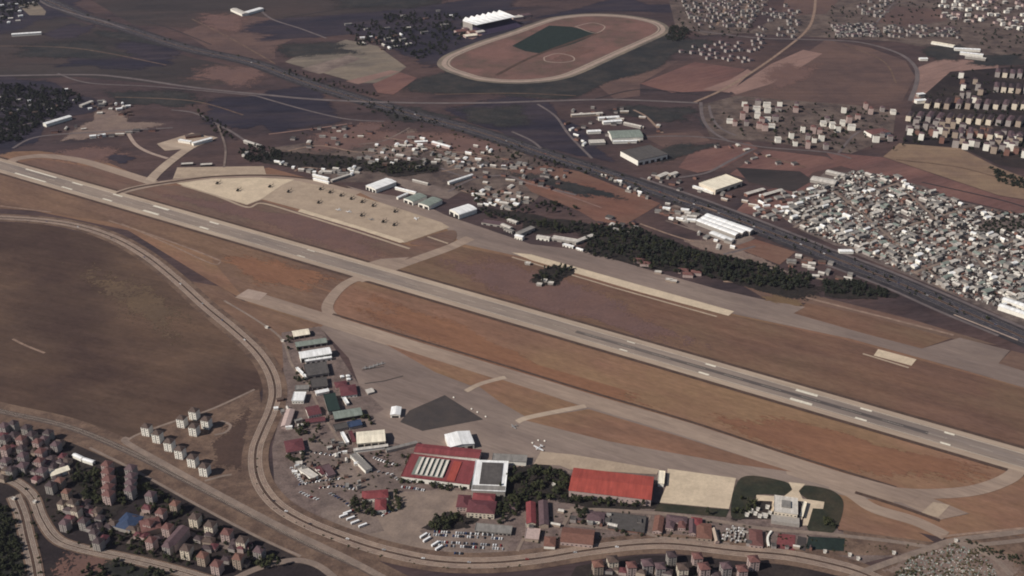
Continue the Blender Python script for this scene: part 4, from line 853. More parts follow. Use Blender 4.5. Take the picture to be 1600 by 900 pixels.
works('thin pale roof above the long white roof by the dark wood', (128,165),(146,158),10, 6, 'gable_x', 1.2, 'wall_grey', 'sheet_pale')
works('white low roof, left of two on the lane above the runway end', (140,213),(150,212),9, 6, 'gable_x', 1.2, 'wall_white', 'sheet_white')
works('white low roof, right of two on the lane above the runway end', (153,212),(165,210),9, 6, 'gable_x', 1.2, 'wall_white', 'sheet_white')
works('white roof left of two at the far edge of the plain, by a bright track', (360,14),(378,22),22, 8, 'gable_x', 1.5, 'wall_white', 'sheet_pale')
works('white roof right of two at the far edge of the plain, by a bright track', (388,20),(412,13),22, 8, 'gable_x', 1.5, 'wall_white', 'sheet_white')
works('white sheds roof, upper of three beside the far green slope', (1492,76),(1532,78),14, 7, 'gable_x', 1.2, 'wall_white', 'sheet_white')
works('white sheds roof, middle of three beside the far green slope', (1500,82),(1536,86),14, 7, 'gable_x', 1.2, 'wall_white', 'sheet_white')
works('white sheds roof, lower of three beside the far green slope', (1508,88),(1540,92),14, 7, 'gable_x', 1.2, 'wall_grey', 'sheet_pale')
works('white bent roof on the far green slope', (1455,66),(1490,72),16, 6, 'gable_x', 1.2, 'wall_white', 'sheet_cream')
works('white block on the bare pink field by the curved road', (1433,158),(1449,157),14, 8, 'flat', 0, 'wall_white', 'sheet_white')
works('small white kiosk roof above the white block on the pink field', (1436,148),(1446,147),12, 8, 'flat', 0, 'wall_grey', 'sheet_white')
works('low white roof alone on the brown slope near the curved road', (1438,92),(1450,92),14, 6, 'gable_x', 1.5, 'wall_white', 'sheet_white')
works('red roofed school with a pale yard among the far houses', (1362,210),(1392,206),30, 9, 'hip', 3, 'wall_white', 'tile_red')
# ---- racecourse stand
a, e, w_, d_, nrm, sd = foot((738,37),(799,24),48, 26)
root = empty('grandstand', (a.x, a.y, 0), math.atan2(e.y, e.x)); tag(root, 'racecourse grandstand with a bright white saw-toothed roof over dark seating', 'grandstand')
m = MB()
m.face([(0,-55,0),(w_,-55,0),(w_,0,16),(0,0,16)]); m.face([(0,-55,0),(0,0,16),(0,0,0)]); m.face([(w_,-55,0),(w_,0,0),(w_,0,16)])
m.build('seating', paint('seat_navy', (56,48,66), .2, 6), root)
m = MB(); m.box(0, w_, 0, d_, 0, 25); m.build('wall', 'wall_grey', root)
m = MB(); n = 7
for k in range(n):
    x0, x1 = w_*k/n, w_*(k+1)/n
    m.face([(x0,-22,26),(x1,-22,26),(x1,d_,29),((x0+x1)/2,d_,37),(x0,d_,29)]); m.face([(x0,-22,25),(x0,-22,26),(x0,d_,29),(x0,d_,25)]); m.face([(x0,-22,25),(x1,-22,25),(x1,-22,26),(x0,-22,26)])
    m.face([(x0,d_,25),(x0,d_,29),((x0+x1)/2,d_,37),(x1,d_,29),(x1,d_,25)])
m.build('roof', 'sheet_white', root)
patch('paved_yard', [(712,50),(745,40),(760,52),(738,62),(722,58)], 'field_pink', 6)
for k, (x, y, s_, c_) in enumerate(((722,50,8,'tile_red'),(734,46,7,'tile_mauve'),(742,51,8,'tile_orange'),(752,51,6,'sheet_pale'),(737,57,9,'sheet_cream'),(810,28,8,'sheet_pale'),(822,25,8,'tile_mauve'))):
    bld('stable', ['red roofed stable left of the grandstand yard','mauve stable at the top of the grandstand yard','orange roofed stable in the middle of the grandstand yard','pale stable nearest to the grandstand seating','cream stable at the foot of the grandstand yard','pale stable beyond the right end of the grandstand','mauve stable farthest right beyond the grandstand'][k], 'stable', (x-s_,y),(x+s_,y-2),24,7,'gable_x',2,'wall_pink',c_,group='stables beside the grandstand')
# ---------------------------------------------------------------- houses
BLUE = 'cream'
def block_proto(name, wall, roof, w=11, d=11, h=14, floors=4, hip=3.2):
    root = empty(name); wall_mb(w, d, h, 'hip', hip).build('wall', wall, root).location = (-w/2, 0, 0)
    roof_mb(w, d, h, 'hip', hip, .7).build('roof', roof, root).location = (-w/2, 0, 0)
    m = MB(); m.box(-.45, .45, -.14, .02, .1, h-1.2); m.build('stair_strip', 'glass_dark', root)
    for k in range(floors):
        for x in (-w*.3, w*.3):
            m = MB(); m.box(x-.65, x+.65, -.12, .02, h/floors*k+1.2, h/floors*k+2.4, bottom=True); m.build('window', 'glass_dark', root)
    for k in range(floors):
        m = MB(); m.box(-w/2-.12, -w/2+.02, d*.3, d*.7, h/floors*k+1.1, h/floors*k+2.5, bottom=True); m.build('window', 'glass_dark', root)
    return root
_used = set()
def place(proto, x, y, rz, label, group, cat, sx=1, sy=1, sz=1, z=0.0):
    p = G(x, y); o = proto if proto.name not in _used else copy_tree(proto); _used.add(proto.name)
    o.location = (p.x, p.y, z); o.rotation_euler = (0, 0, rz); o.scale = (sx, sy, sz)
    tag(o, label, cat, group); return o
ORD = ['first','second','third','fourth','fifth','sixth','seventh','eighth','ninth','tenth','eleventh','twelfth','thirteenth','fourteenth','fifteenth','sixteenth','seventeenth','eighteenth','nineteenth','twentieth']
ORD += ['twenty-'+o for o in ORD[:9]]+['thirtieth']+['thirty-'+o for o in ORD[:9]]+['fortieth']+['forty-'+o for o in ORD[:9]]
W4 = block_proto('apartment_block', 'wall_white', 'tile_brown')
RZ = R(-16)
for k, (x, y) in enumerate(((227.7,682),(244.5,693),(263,706),(279.7,718),(299.5,731),(318,745))):
    place(W4, x, y, RZ, f'white apartment block, {ORD[k]} from the left in the line of six above the railway', 'white blocks above the railway', 'apartment block', 1.05, 1, 1.05)
for (x, y), t_ in zip(((282.6,669),(301.7,657),(301.7,682),(320.8,671)), ('leftmost of the four clustered at the field edge','rearmost of the four clustered at the field edge','frontmost of the four clustered at the field edge','rightmost of the four clustered at the field edge')):
    place(W4, x, y, RZ, 'white apartment block, '+t_, 'white blocks above the railway', 'apartment block', 1.05, 1, 1.05)
for k, (x, y) in enumerate(((450,531),(1196,842))): pass
PR = {c: block_proto('apartment_block', w__, r__) for c, w__, r__ in (('brown','wall_cream','tile_brown'),('mauve','wall_dim','tile_mauve'),('red','wall_pink','tile_red'),('orange','wall_tan','tile_orange'),('dim','wall_grey','tile_dim'))}  # greyed walls and dark roofs also carry the corner's dim light
WORD = {'brown':'brown','mauve':'mauve','red':'red','orange':'orange','dim':'dull maroon'}
def row(pts, where, group, sc=1.0, rz=RZ):
    cnt = {}
    for x, y, c in pts: cnt[c] = cnt.get(c, 0)+1
    seen = {}
    for x, y, c in sorted(pts):
        seen[c] = seen.get(c, 0)+1
        n_ = 'only' if cnt[c] == 1 else ORD[seen[c]-1]
        lab = f'{WORD[c]} roofed block, ' + (f'the only one {where}' if cnt[c] == 1 else f'{n_} from the left {where}')
        s = sc*random.uniform(.92, 1.08)
        place(PR[c], x, y, rz+random.uniform(-.05, .05), lab, group, 'apartment block', s, s, sc*random.uniform(.9, 1.1))
row([(303,825,'brown'),(327,837,'brown'),(353,849,'red'),(377,862,'brown'),(403,876,'mauve')], 'in the upper row along the railway', 'estate blocks along the railway')
row([(235,862,'red'),(261,868,'mauve'),(290,875,'brown'),(315,885,'orange'),(337,899,'red'),(371,890,'orange')], 'in the lower row above the avenue', 'estate blocks above the avenue')
row([(234,789,'mauve'),(202,782,'mauve'),(272,803,'orange'),(260,840,'red'),(231,833,'red'),(250,815,'red')], 'around the blue hall', 'estate blocks round the blue hall')
row([(166,742,'red'),(167,754,'red'),(168,766,'red'),(167,778,'red'),(168,790,'red')], 'in the column left of the blue hall', 'estate blocks in columns', 1.05)
row([(203,748,'mauve'),(203,760,'mauve'),(203,771,'mauve')], 'in the column above the blue hall', 'estate blocks in short columns', 1.0)
row([(92,765,'orange'),(103,783,'orange'),(78,773,'dim'),(112,800,'brown'),(118,812,'brown'),(96,800,'brown')], 'by the bend of the avenue', 'estate blocks by the avenue bend', .9)
row([(100,832,'mauve'),(130,830,'dim'),(146,846,'dim'),(152,862,'dim')], 'in the scrub beyond the avenue bend', 'estate blocks in the scrub', .9)
row([(6,700,'dim'),(8,716,'red'),(7,734,'mauve'),(20,694,'dim'),(32,700,'red'),(33,714,'dim'),(35,728,'mauve'),(34,742,'mauve'),(48,694,'dim'),(58,706,'red'),(62,720,'red'),(61,735,'red'),(64,750,'mauve'),(68,700,'mauve'),(86,708,'mauve'),(74,690,'dim'),(5,680,'mauve'),(20,676,'dim'),(40,682,'dim'),(16,748,'dim')], 'in the dark estate at the left edge', 'crowded estate blocks at the left edge', .98)
bld('market_hall', 'dark blue hipped roof hall in the middle of the estate', 'hall', (176,822),(203,829),(211,804), 6, 'hip', 4, 'wall_grey', 'sheet_blue')
bld('market_hall', 'cream roofed long hall at the top of the estate', 'hall', (80,744),(109,734),(104,728), 6, 'gable_x', 1.5, 'wall_white', 'sheet_cream')
bld('long_shed', 'bright white roof, left of two on a slant above the cream hall', 'shed', (113,711),(126,717),5, 5, 'gable_x', 1, 'wall_white', 'sheet_white')
bld('long_shed', 'bright white roof, right of two on a slant above the cream hall', 'shed', (128,718),(144,723),5, 5, 'gable_x', 1, 'wall_white', 'sheet_white')
bld('school', 'brown red roofed school with a deep shaded right side in the estate', 'school', (256,848),(272,852),(280,822), 12, 'gable_y', 3, 'wall_pink', 'tile_mauve')
bld('school', 'crimson roofed wing behind the brown red school', 'school', (222,832),(252,824),(248,806), 8, 'hip', 3, 'wall_tan', 'tile_red')
row([(987,901,'red'),(1012,898,'mauve'),(1032,902,'mauve'),(1067,904,'brown'),(1101,905,'red'),(1135,904,'mauve'),(1160,906,'red'),(958,894,'brown'),(935,899,'orange'),(1050,884,'dim'),(1090,887,'red'),(1178,893,'red')], 'along the bottom edge', 'blocks along the bottom edge', 1.0, R(6))
# ---- distant houses: one small mesh each
def far_house(name, wall, roof, w, d, h, rt, rh):
    m = wall_mb(w, d, h, rt, rh); n0 = len(m.f)
    r_ = roof_mb(w, d, h, rt, rh, .5); i = len(m.v); m.v += r_.v; m.f += [tuple(i+k for k in f) for f in r_.f]; m.mi += [1]*len(r_.f)
    m.v = [(x-w/2, y-d/2, z) for x, y, z in m.v]
    return m.build(name, [wall, roof])
def protos(name, specs): return [far_house(name, *s) for s in specs]
def spread(ps, pts, lab, group, cat, rz, jit=.15, smin=.8, smax=1.25, zs=.2):
    for i, (x, y) in enumerate(pts):
        pr = random.choice(ps); k = ps.index(pr)
        place(pr, x, y, rz+random.uniform(-jit, jit)+(math.pi/2 if random.random() < .3 else 0), lab[k] if isinstance(lab, list) else lab, group, cat, random.uniform(smin, smax), random.uniform(smin, smax), random.uniform(1-zs, 1+zs))
E1 = protos('apartment_house', [('wall_tan','tile_dim',12,13,16,'hip',3),('wall_dim','tile_dim',12,13,17,'hip',3),('wall_white','tile_mauve',12,13,16,'hip',3),('wall_brick','tile_brown',12,13,15,'hip',3)])
lab = ['tan walled block in the dense far estate at the right edge','grey walled block in the dense far estate at the right edge','white walled block in the dense far estate at the right edge','brown walled block in the dense far estate at the right edge']
pts = []
for x, y in ((1501,122),(1503,131),(1504,141),(1502,153),(1495,160),(1512,153),(1523,131),(1527,141),(1531,148),(1521,160),(1528,163)): pts.append((x, y))
for x, y in scatter([(1415,196),(1440,190),(1500,200),(1600,218),(1600,250),(1545,240),(1470,226),(1420,220)], 46, 8): pts.append((x, y))
spread(E1, [p for p in pts if p[0] < 1608], lab, 'blocks of the dense far estate', 'apartment house', R(-20), .05, .85, 1.1, .15)
SL = protos('slab_block', [('wall_tan','tile_dim',12,46,15,'hip',3),('wall_dim','tile_mauve',12,42,15,'hip',3),('wall_cream','tile_dim',12,38,15,'hip',3)])
def slab_line(xs, y, slope, where, dirx):
    for k, x in enumerate(xs):
        i_ = random.randrange(3); p = G(x, y+slope*k); q = G(x+dirx[0], y+slope*k-dirx[1]); d_ = q-p
        place(SL[i_], x, y+slope*k, math.atan2(d_.y, d_.x)-math.pi/2, f'{["tan","grey","cream ended"][i_]} long block, {ORD[k]} from the left {where}', 'long blocks of the dense far estate', 'apartment house', 1, random.uniform(.85,1.15), random.uniform(.9,1.1))
slab_line([1421+15.6*k for k in range(12)], 186, .8, 'in the front row of the dense far estate', (14,18))
slab_line([1500+15.5*k for k in range(7)], 212, 1.2, 'in the lowest row of the dense far estate', (5,18))
slab_line([1449+15.5*k for k in range(3)]+[1498+14.5*k for k in range(8)], 166, .3, 'in the middle row of the dense far estate', (8,16))
slab_line([1556+11.5*k for k in range(5)], 141, .6, 'in the upper row of the dense far estate', (2,16))
slab_line([1558+11.5*k for k in range(5)], 118, .6, 'in the topmost row of the dense far estate', (2,16))
T1 = protos('town_house', [('wall_dim','tile_dim',12,10,8,'hip',2.5),('wall_grey','sheet_grey',11,10,8,'flat',0),('wall_dim','tile_mauve',13,10,8,'hip',2.5),('wall_dim','sheet_dark',12,11,9,'flat',0)])
spread(T1, scatter([(1066,0),(1205,-4),(1165,45),(1110,46),(1070,30)], 90, 5), ['mauve roofed house in the far town between the two pale lanes','grey flat house in the far town between the two pale lanes','dusky roofed house in the far town between the two pale lanes','dark flat house in the far town between the two pale lanes'], 'houses of the far town', 'town house', R(20))
spread(T1, scatter([(1185,20),(1230,5),(1260,30),(1240,60),(1185,58)], 30, 6)+scatter([(1300,42),(1365,38),(1375,58),(1310,58)], 48, 5)+scatter([(1380,38),(1490,46),(1500,60),(1385,58)], 36, 6)+scatter([(1340,0),(1395,0),(1380,30),(1345,25)], 18, 7), ['mauve roofed house in the far town behind the brown field','grey flat house in the far town behind the brown field','dusky roofed house in the far town behind the brown field','dark flat house in the far town behind the brown field'], 'houses of the far town behind the field', 'town house', R(15))
T2 = protos('villa', [('wall_white','sheet_pale',14,10,9,'flat',0),('wall_grey','sheet_pale',17,11,8,'hip',2),('wall_pink','tile_mauve',14,11,9,'hip',2.5)])
spread(T2, scatter([(1470,2),(1605,-4),(1605,58),(1560,40),(1500,36),(1470,28)], 58, 8), ['white walled flat villa in the far upper right corner','pale roofed villa in the far upper right corner','mauve roofed villa in the far upper right corner'], 'villas in the far upper right corner', 'villa', R(15))
spread(T1[:1]+T1[2:3], scatter([(1050,78),(1150,64),(1200,62),(1170,100),(1100,92)], 34, 9), ['dull red house on the red ground between the racecourse and the pink fields','dusky house on the red ground between the racecourse and the pink fields'], 'houses on the red ground by the racecourse', 'town house', R(25))
E2 = protos('walk_up_block', [('wall_pink','tile_red',11,13,15,'hip',3),('wall_white','tile_brown',11,13,15,'hip',3),('wall_white','sheet_pale',16,12,11,'flat',0),('wall_dim','tile_mauve',11,13,13,'hip',3)])
L2 = ['pink walled block with a red roof in the small far estate','white walled block with a brown roof in the small far estate','pale flat roofed block in the small far estate','grey walled block with a mauve roof in the small far estate']
pts = [(1163,166),(1165,175),(1160,186),(1166,196),(1184,164),(1182,173),(1183,184),(1198,167),(1199,176),(1218,166),(1216,174),(1244,168),(1243,175),(1140,192),(1148,196),(1190,193),(1198,190),(1205,200),(1195,204),(1186,200),(1211,190),
       (1254,206),(1270,208),(1280,209),(1262,219),(1272,222),(1283,220),(1286,196),(1292,190),(1300,200),(1308,206),(1316,196),(1326,192),(1340,186),(1330,203),(1215,222),(1236,216),(1242,227),(1262,231),(1290,233),(1318,176),(1352,170),(1360,178),(1378,174),(1395,178),(1378,214),(1390,220),(1368,222)]
spread(E2, pts, L2, 'blocks of the small far estate', 'apartment house', R(-8), .08, .9, 1.15)
# ---- the crowded workshop district
K1 = protos('workshop_shed', [('wall_grey','sheet_pale',15,9,6,'gable_x',1.6),('wall_white','sheet_white',14,8,6,'gable_x',1.4),('wall_grey','sheet_grey',13,10,6,'flat',0),('wall_dim','sheet_green',14,10,5,'gable_x',1.6),('wall_brick','tile_brown',12,10,5,'gable_x',1.8)])
DIST = [(1222,338),(1268,292),(1330,268),(1400,276),(1440,296),(1500,318),(1606,338),(1606,492),(1562,480),(1500,462),(1440,438),(1385,412),(1330,388),(1285,372),(1240,352)]
HOLE = [(1530,345),(1606,338),(1606,362),(1530,368)]
def lane_q(a, b, w=4): return [(a[0]-w*.5,a[1]-w*.5),(b[0]-w*.5,b[1]-w*.5),(b[0]+w*.5,b[1]+w*.5),(a[0]+w*.5,a[1]+w*.5)]
LANES = tuple(lane_q(a, b) for a, b in (((1240,356),(1300,326)),((1300,326),(1404,286)),((1332,388),(1420,353)),((1420,353),(1524,322)),((1424,428),(1520,395)),((1520,395),(1640,362))))+tuple([(a[0]-4,a[1]),(b[0]-4,b[1]),(b[0]+4,b[1]),(a[0]+4,a[1])] for a, b in (((1302,298),(1380,362)),((1380,362),(1474,444)),((1400,286),(1470,350)),((1470,350),(1560,440))))
LK = ['pale gabled shed','bright white gabled shed','grey flat shed','greenish gabled shed','brown gabled shed']
pts = scatter(DIST, 298, 7.6, (HOLE,)+LANES)
for x, y in pts:
    pr = random.choice([K1[0],K1[0],K1[1],K1[2],K1[2],K1[2],K1[3],K1[3],K1[4]]); k = K1.index(pr)
    zone = 'the upper part' if y < 335-(1400-x)*.12 else ('the right part' if x > 1470 else 'the lower part')
    place(pr, x, y, R(random.choice([31,31,-58]))+random.uniform(-.1,.1), f'{LK[k]} in {zone} of the crowded workshop district', f'{LK[k]}s in {zone} of the workshop district', 'workshop', random.uniform(.5,1.35), random.uniform(.5,1.15), random.uniform(.7,1.3))
m = MB()
for x, y in scatter(DIST, 3600, 0, (HOLE,)+LANES):
    p = G(x, y); a = random.uniform(0, 3.1); l, b, h = random.uniform(1,4.4), random.uniform(.8,2.6), random.uniform(.6,3.6); c, s = math.cos(a), math.sin(a)
    q = [(p.x+u*c-v*s, p.y+u*s+v*c) for u, v in ((-l,-b),(l,-b),(l*.8,b),(-l*.9,b))]
    k0 = len(m.f); m.prism(q, .4, .4+h, random.choice([0,1,1,1,2,3,3,3,4]))
o = m.build('scrap', ['sheet_pale','sheet_grey','wall_white','door_dark','wall_brick']); tag(o, 'heaps of scrap and stored goods lying between the sheds of the workshop district', 'scrap', None, 'stuff')
KY = protos('yard_shed', [('wall_grey','sheet_pale',14,8,4,'gable_x',1.2),('wall_white','sheet_white',12,7,4,'gable_x',1.2),('wall_brick','tile_brown',12,9,4,'gable_x',1.6),('wall_grey','sheet_grey',14,9,5,'flat',0)])
def yard(poly, n, where, rz, dm=9, smin=.6, smax=1.4):
    spread(KY, scatter(poly, n, dm), [f'pale shed {where}', f'white shed {where}', f'brown shed {where}', f'grey flat shed {where}'], f'sheds {where}', 'shed', rz, .25, smin, smax)
yard([(1022,330),(1045,318),(1092,332),(1082,352),(1050,348)], 20, 'in the depot left of the ribbed halls', R(-25), 7)
yard([(1090,358),(1150,380),(1140,395),(1085,372)], 7, 'below the ribbed halls', R(-25), 10)
yard([(1175,308),(1235,298),(1290,300),(1235,330),(1210,345),(1175,335)], 34, 'on the brown ground beside the workshop district', R(20), 8)
yard([(560,228),(640,215),(780,235),(830,262),(790,270),(690,270),(640,262),(560,255)], 62, 'among the yards north of the airfield', R(-15), 8, .5, 1.3)
yard([(420,250),(480,268),(560,262),(560,275),(480,270)], 24, 'behind the left end of the north apron', R(-15), 7, .5, 1.3)
yard([(740,300),(800,290),(830,318),(790,330),(740,322)], 26, 'in the yards behind the white vaulted hangar', R(-20), 8)
yard([(990,300),(930,270),(960,280),(1000,300),(1015,312),(980,300)], 16, 'along the lower side of the highway', R(-25), 6, .4, 1)
yard([(880,190),(905,205),(930,235),(905,225)], 7, 'along the lane beside the dark triangle', R(-35), 8)
yard([(1240,400),(1300,412),(1340,440),(1290,440),(1230,420)], 16, 'between the rust red plot and the dark hedge wood', R(-20), 8)
yard([(140,158),(200,160),(215,180),(170,184),(140,176)], 18, 'on the bare ground beside the left wood', R(15), 7)
yard([(575,58),(625,52),(640,70),(600,78),(560,72)], 14, 'in the hamlet behind the grey smallholdings', R(25), 9, .8, 1.8)
yard([(540,40),(700,15),(730,30),(640,60),(560,62)], 12, 'scattered in the dark far wood', R(20), 22, .8, 1.8)
yard([(0,2),(50,5),(30,40),(0,42)], 12, 'in the far wood at the upper left corner', R(20), 10, .8, 1.6)
yard([(0,135),(110,140),(120,160),(60,180),(0,185)], 16, 'among the dark trees at the left edge', R(20), 14, .6, 1.2)
yard([(620,595),(540,600),(530,650),(600,650)], 1, 'alone at the edge of the south apron', R(20), 14)
yard([(480,692),(545,685),(590,745),(560,765),(500,768),(456,738)], 30, 'in the crowded yards of the south base', R(18), 7, .25, .6)
yard([(424,605),(452,602),(452,640),(478,668),(452,672),(430,640)], 8, 'between the perimeter road and the barracks', R(20), 9, .4, .8)

KH = protos('storage_hut', [('wall_grey','sheet_grey',13,8,4,'gable_x',1.4),('wall_brick','tile_dim',12,8,5,'gable_x',1.8),('wall_tan','sheet_pale',16,7,4,'gable_x',1.2),('wall_dim','sheet_dark',11,9,5,'flat',0)])
def huts(poly, n, where, rz, dm=7, smin=.6, smax=1.3): spread(KH, scatter(poly, n, dm), [f'grey gabled hut {where}', f'brown gabled hut {where}', f'long pale hut {where}', f'dark flat hut {where}'], f'huts {where}', 'hut', rz, .2, smin, smax)
huts([(690,252),(800,252),(900,270),(860,298),(760,288)], 34, 'on the loose ground under the highway', R(-18))
huts([(440,205),(560,190),(600,215),(520,232),(450,232)], 16, 'on the mauve ground left of the north yards', R(-10), 11)
huts([(860,350),(960,340),(1010,352),(985,368),(925,352),(880,345)], 9, 'in the scrub behind the dark wood', R(-25), 9)
huts([(1000,276),(1040,262),(1110,285),(1180,320),(1170,330),(1080,305)], 18, 'on the far verge of the highway', R(-28), 9)
huts([(880,168),(1000,165),(1040,205),(1010,225),(960,230),(905,200)], 22, 'between the warehouses beyond the highway', R(-10), 9)
huts([(1060,235),(1140,225),(1250,245),(1240,262),(1130,258)], 10, 'on the red fields beyond the cream works', R(20), 12)
huts([(60,200),(170,195),(260,205),(240,215),(100,216)], 10, 'along the lane above the runway end', R(15), 11)
huts([(820,805),(880,800),(1000,812),(1010,826),(880,828),(870,846),(830,848)], 14, 'between the barracks below the red hangar', R(-8), 8, .4, .8)
huts([(1130,848),(1300,862),(1310,868),(1200,858)], 6, 'beside the perimeter road under the sports courts', R(-8), 9, .3, .6)
EH = protos('terrace_house', [('wall_dim','tile_dim',11,9,6,'hip',2.4),('wall_tan','tile_brown',12,9,6,'hip',2.4),('wall_pink','tile_maroon',11,9,6,'hip',2.4)])
ZW = ['dull roofed low house', 'brown roofed low house', 'maroon roofed low house']
def low(poly, n, where, dm=7): spread(EH, scatter(poly, n, dm), [f'{z} {where}' for z in ZW], f'low houses {where}', 'house', RZ, .15, .8, 1.15)
low([(0,676),(95,690),(110,740),(95,755),(0,752)], 34, 'squeezed between the blocks at the left edge', 7)
low([(100,760),(150,790),(190,835),(160,850),(110,820)], 16, 'by the inner bend of the avenue', 8)
low([(215,790),(300,815),(330,860),(250,858),(205,835)], 16, 'round the blue hall and the school', 8)
low([(330,830),(420,872),(380,885),(300,866)], 10, 'between the two rows of estate blocks', 8)
low([(920,892),(1180,890),(1190,902),(900,902)], 12, 'between the blocks along the bottom edge', 8)
# ---------------------------------------------------------------- trees
def leafmat(name, a, b):
    m, t, P = base_mat(name, .9, .1)
    g = _n(t, 'ShaderNodeNewGeometry'); n = _n(t, 'ShaderNodeTexNoise'); n.inputs['Scale'].default_value = .35; n.inputs['Detail'].default_value = 3
    t.links.new(g.outputs['Position'], n.inputs[0]); t.links.new(_ramp(t, n.outputs[0], [(.35, a), (.65, b)]), P.inputs['Base Color']); MATS[name] = m
leafmat('leaf_dark', (.026,.031,.019), (.054,.058,.030)); leafmat('leaf_mid', (.034,.042,.020), (.066,.066,.032)); leafmat('leaf_dry', (.075,.064,.036), (.12,.10,.055))
leafmat('leaf_pine', (.018,.023,.019), (.040,.044,.028)); paint('bark', (80,66,56), .2, 1)
def crown_mb(r, h, z0, n_cl, leaves, rs, lf=.9, taper=0.0, m=None, org=(0,0)):
    m = m or MB(); cl = []
    for k in range(n_cl):
        a = rs.uniform(0, 6.28); t = rs.random(); q = r*math.sqrt(rs.random())*.8*(1-taper*t)
        cl.append((q*math.cos(a), q*math.sin(a), z0+h*(.18+.7*t), r*rs.uniform(.32,.55)*(1-taper*.7*t)))
    for x, y, z, s in cl:
        for _ in range(leaves):
            u = Vector((rs.gauss(0,1), rs.gauss(0,1), rs.gauss(0,1)*.8)).normalized(); c = Vector((x,y,z))+u*s*rs.uniform(.55,1.1)
            nrm = (u+Vector((rs.uniform(-.7,.7),rs.uniform(-.7,.7),rs.uniform(-.2,.9)))).normalized(); a1 = nrm.orthogonal().normalized(); a2 = nrm.cross(a1); w1, w2 = lf*rs.uniform(.5,1.1), lf*rs.uniform(.4,.8)
            c += Vector((org[0], org[1], 0)); m.face([c-a1*w1-a2*w2*.4, c+a1*w1*.3-a2*w2, c+a1*w1+a2*w2*.4, c-a1*w1*.3+a2*w2])
    return m
def trunk_mb(h, r, rs, m=None, mi=0):
    m = m or MB(); m.tube((0,0,0), (rs.uniform(-.2,.2),rs.uniform(-.2,.2),h), r, r*.55, 6, mi)
    for k in range(4):
        a = k*1.6+rs.random(); m.tube((0,0,h*.75), (math.cos(a)*h*.4, math.sin(a)*h*.4, h*1.25), r*.45, r*.15, 5, mi)
    return m
def tree_proto(name, leaf, r, h, seed, taper=0.0, n_cl=9, leaves=34, lf=.95):
    rs = random.Random(seed); root = empty(name); trunk_mb(h*.42, .28, rs).build('trunk', 'bark', root)
    crown_mb(r, h*.78, h*.22, n_cl, leaves, rs, lf, taper).build('crown', leaf, root); return root
BT = [tree_proto('broadleaf_tree', 'leaf_dark', 4.2, 9, 1), tree_proto('broadleaf_tree', 'leaf_mid', 3.6, 8, 2), tree_proto('poplar_tree', 'leaf_dark', 2.6, 12, 3, .5), tree_proto('broadleaf_tree', 'leaf_mid', 4.6, 8, 4)]
def far_tree(name, leaf, r, h, seed, taper):
    rs = random.Random(seed); m = crown_mb(r, h*.8, h*.2, 7, 30, rs, 1.1, taper); trunk_mb(h*.4, .3, rs, m, 0); k = sum(1 for _ in m.f)
    m.mi = [0]*(7*30)+[1]*(k-7*30); return m.build(name, [leaf, 'bark'])
PT = [far_tree('pine_tree', 'leaf_pine', 3.6, 11, 11, .6), far_tree('pine_tree', 'leaf_pine', 4.2, 10, 12, .4), far_tree('pine_tree', 'leaf_dark', 4.6, 9, 13, .2)]
def shrub(seed, leaf, r=1.7, h=2.2):
    rs = random.Random(seed); return crown_mb(r, h, 0, 5, 18, rs, .6).build('shrub', leaf)
SH = [shrub(21,'leaf_dark'), shrub(22,'leaf_mid'), shrub(23,'leaf_dry',1.5,1.6)]
TC = ['dark broad tree', 'green rounded tree', 'tall dark poplar', 'wide green tree']
def trees(poly, n, where, dm=5, s0=.75, s1=1.2, pts=None):
    for x, y in (pts or scatter(poly, n, dm)):
        k = random.randrange(4); s = random.uniform(s0, s1)
        place(BT[k], x, y, random.uniform(0,6.28), f'{TC[k]} {where}', f'{TC[k]}s {where}', 'tree', s, s, s*random.uniform(.85,1.2))
def pines(poly, n, where, dm=5, s0=.8, s1=1.25):
    for x, y in scatter(poly, n, dm):
        k = random.randrange(3); s = random.uniform(s0, s1)
        place(PT[k], x, y, random.uniform(0,6.28), f'{["narrow","dark","broad dark"][k]} pine {where}', f'{["narrow","dark","broad dark"][k]} pines {where}', 'pine tree', s, s, s*random.uniform(.85,1.2))
SW = ['dark shrub', 'green shrub', 'dry pale shrub']
def shrubs(pts, where, s0=.7, s1=1.5, ks=(0,0,1,2)):
    for x, y in pts:
        k = random.choice(ks); s = random.uniform(s0, s1)
        place(SH[k], x, y, random.uniform(0,6.28), f'{SW[k]} {where}', f'{SW[k]}s {where}', 'shrub', s, s, s)
def along(pts, n, off=0, jit=2):
    P = []
    for k in range(n):
        t = (k+random.random()*.8)/n*(len(pts)-1); i = min(int(t), len(pts)-2); f = t-i
        P.append((pts[i][0]+(pts[i+1][0]-pts[i][0])*f+random.uniform(-jit,jit), pts[i][1]+(pts[i+1][1]-pts[i][1])*f+off+random.uniform(-jit,jit)*.5))
    return P
trees([(800,742),(835,735),(885,740),(888,758),(862,782),(838,780),(815,795),(795,808),(782,800),(790,775),(775,770)], 56, 'in the dark grove between the dark roofed hall and the red hangar', 5, .9, 1.35)
trees([(880,772),(1012,788),(1010,797),(880,787)], 26, 'in front of the long red hangar', 5, .7, 1.0)
trees([(900,800),(915,800),(914,818),(893,815)], 6, 'on the lawn left of the pink roofed house', 4)
trees([(664,828),(688,808),(722,806),(730,822),(700,828)], 20, 'in the grove above the crowded car park', 4, .8, 1.2)
trees([(548,782),(566,783),(585,800),(600,800),(575,812),(552,800)], 16, 'in front of the bright red roofed club', 4, .7, 1.0)
trees([(608,766),(620,770),(625,790),(612,810),(606,795)], 10, 'right of the bright red roofed club', 4, .7, 1.0)
trees([(625,750),(690,757),(735,764),(730,770),(660,766),(628,760)], 14, 'along the front of the big red factory', 5, .6, .9)
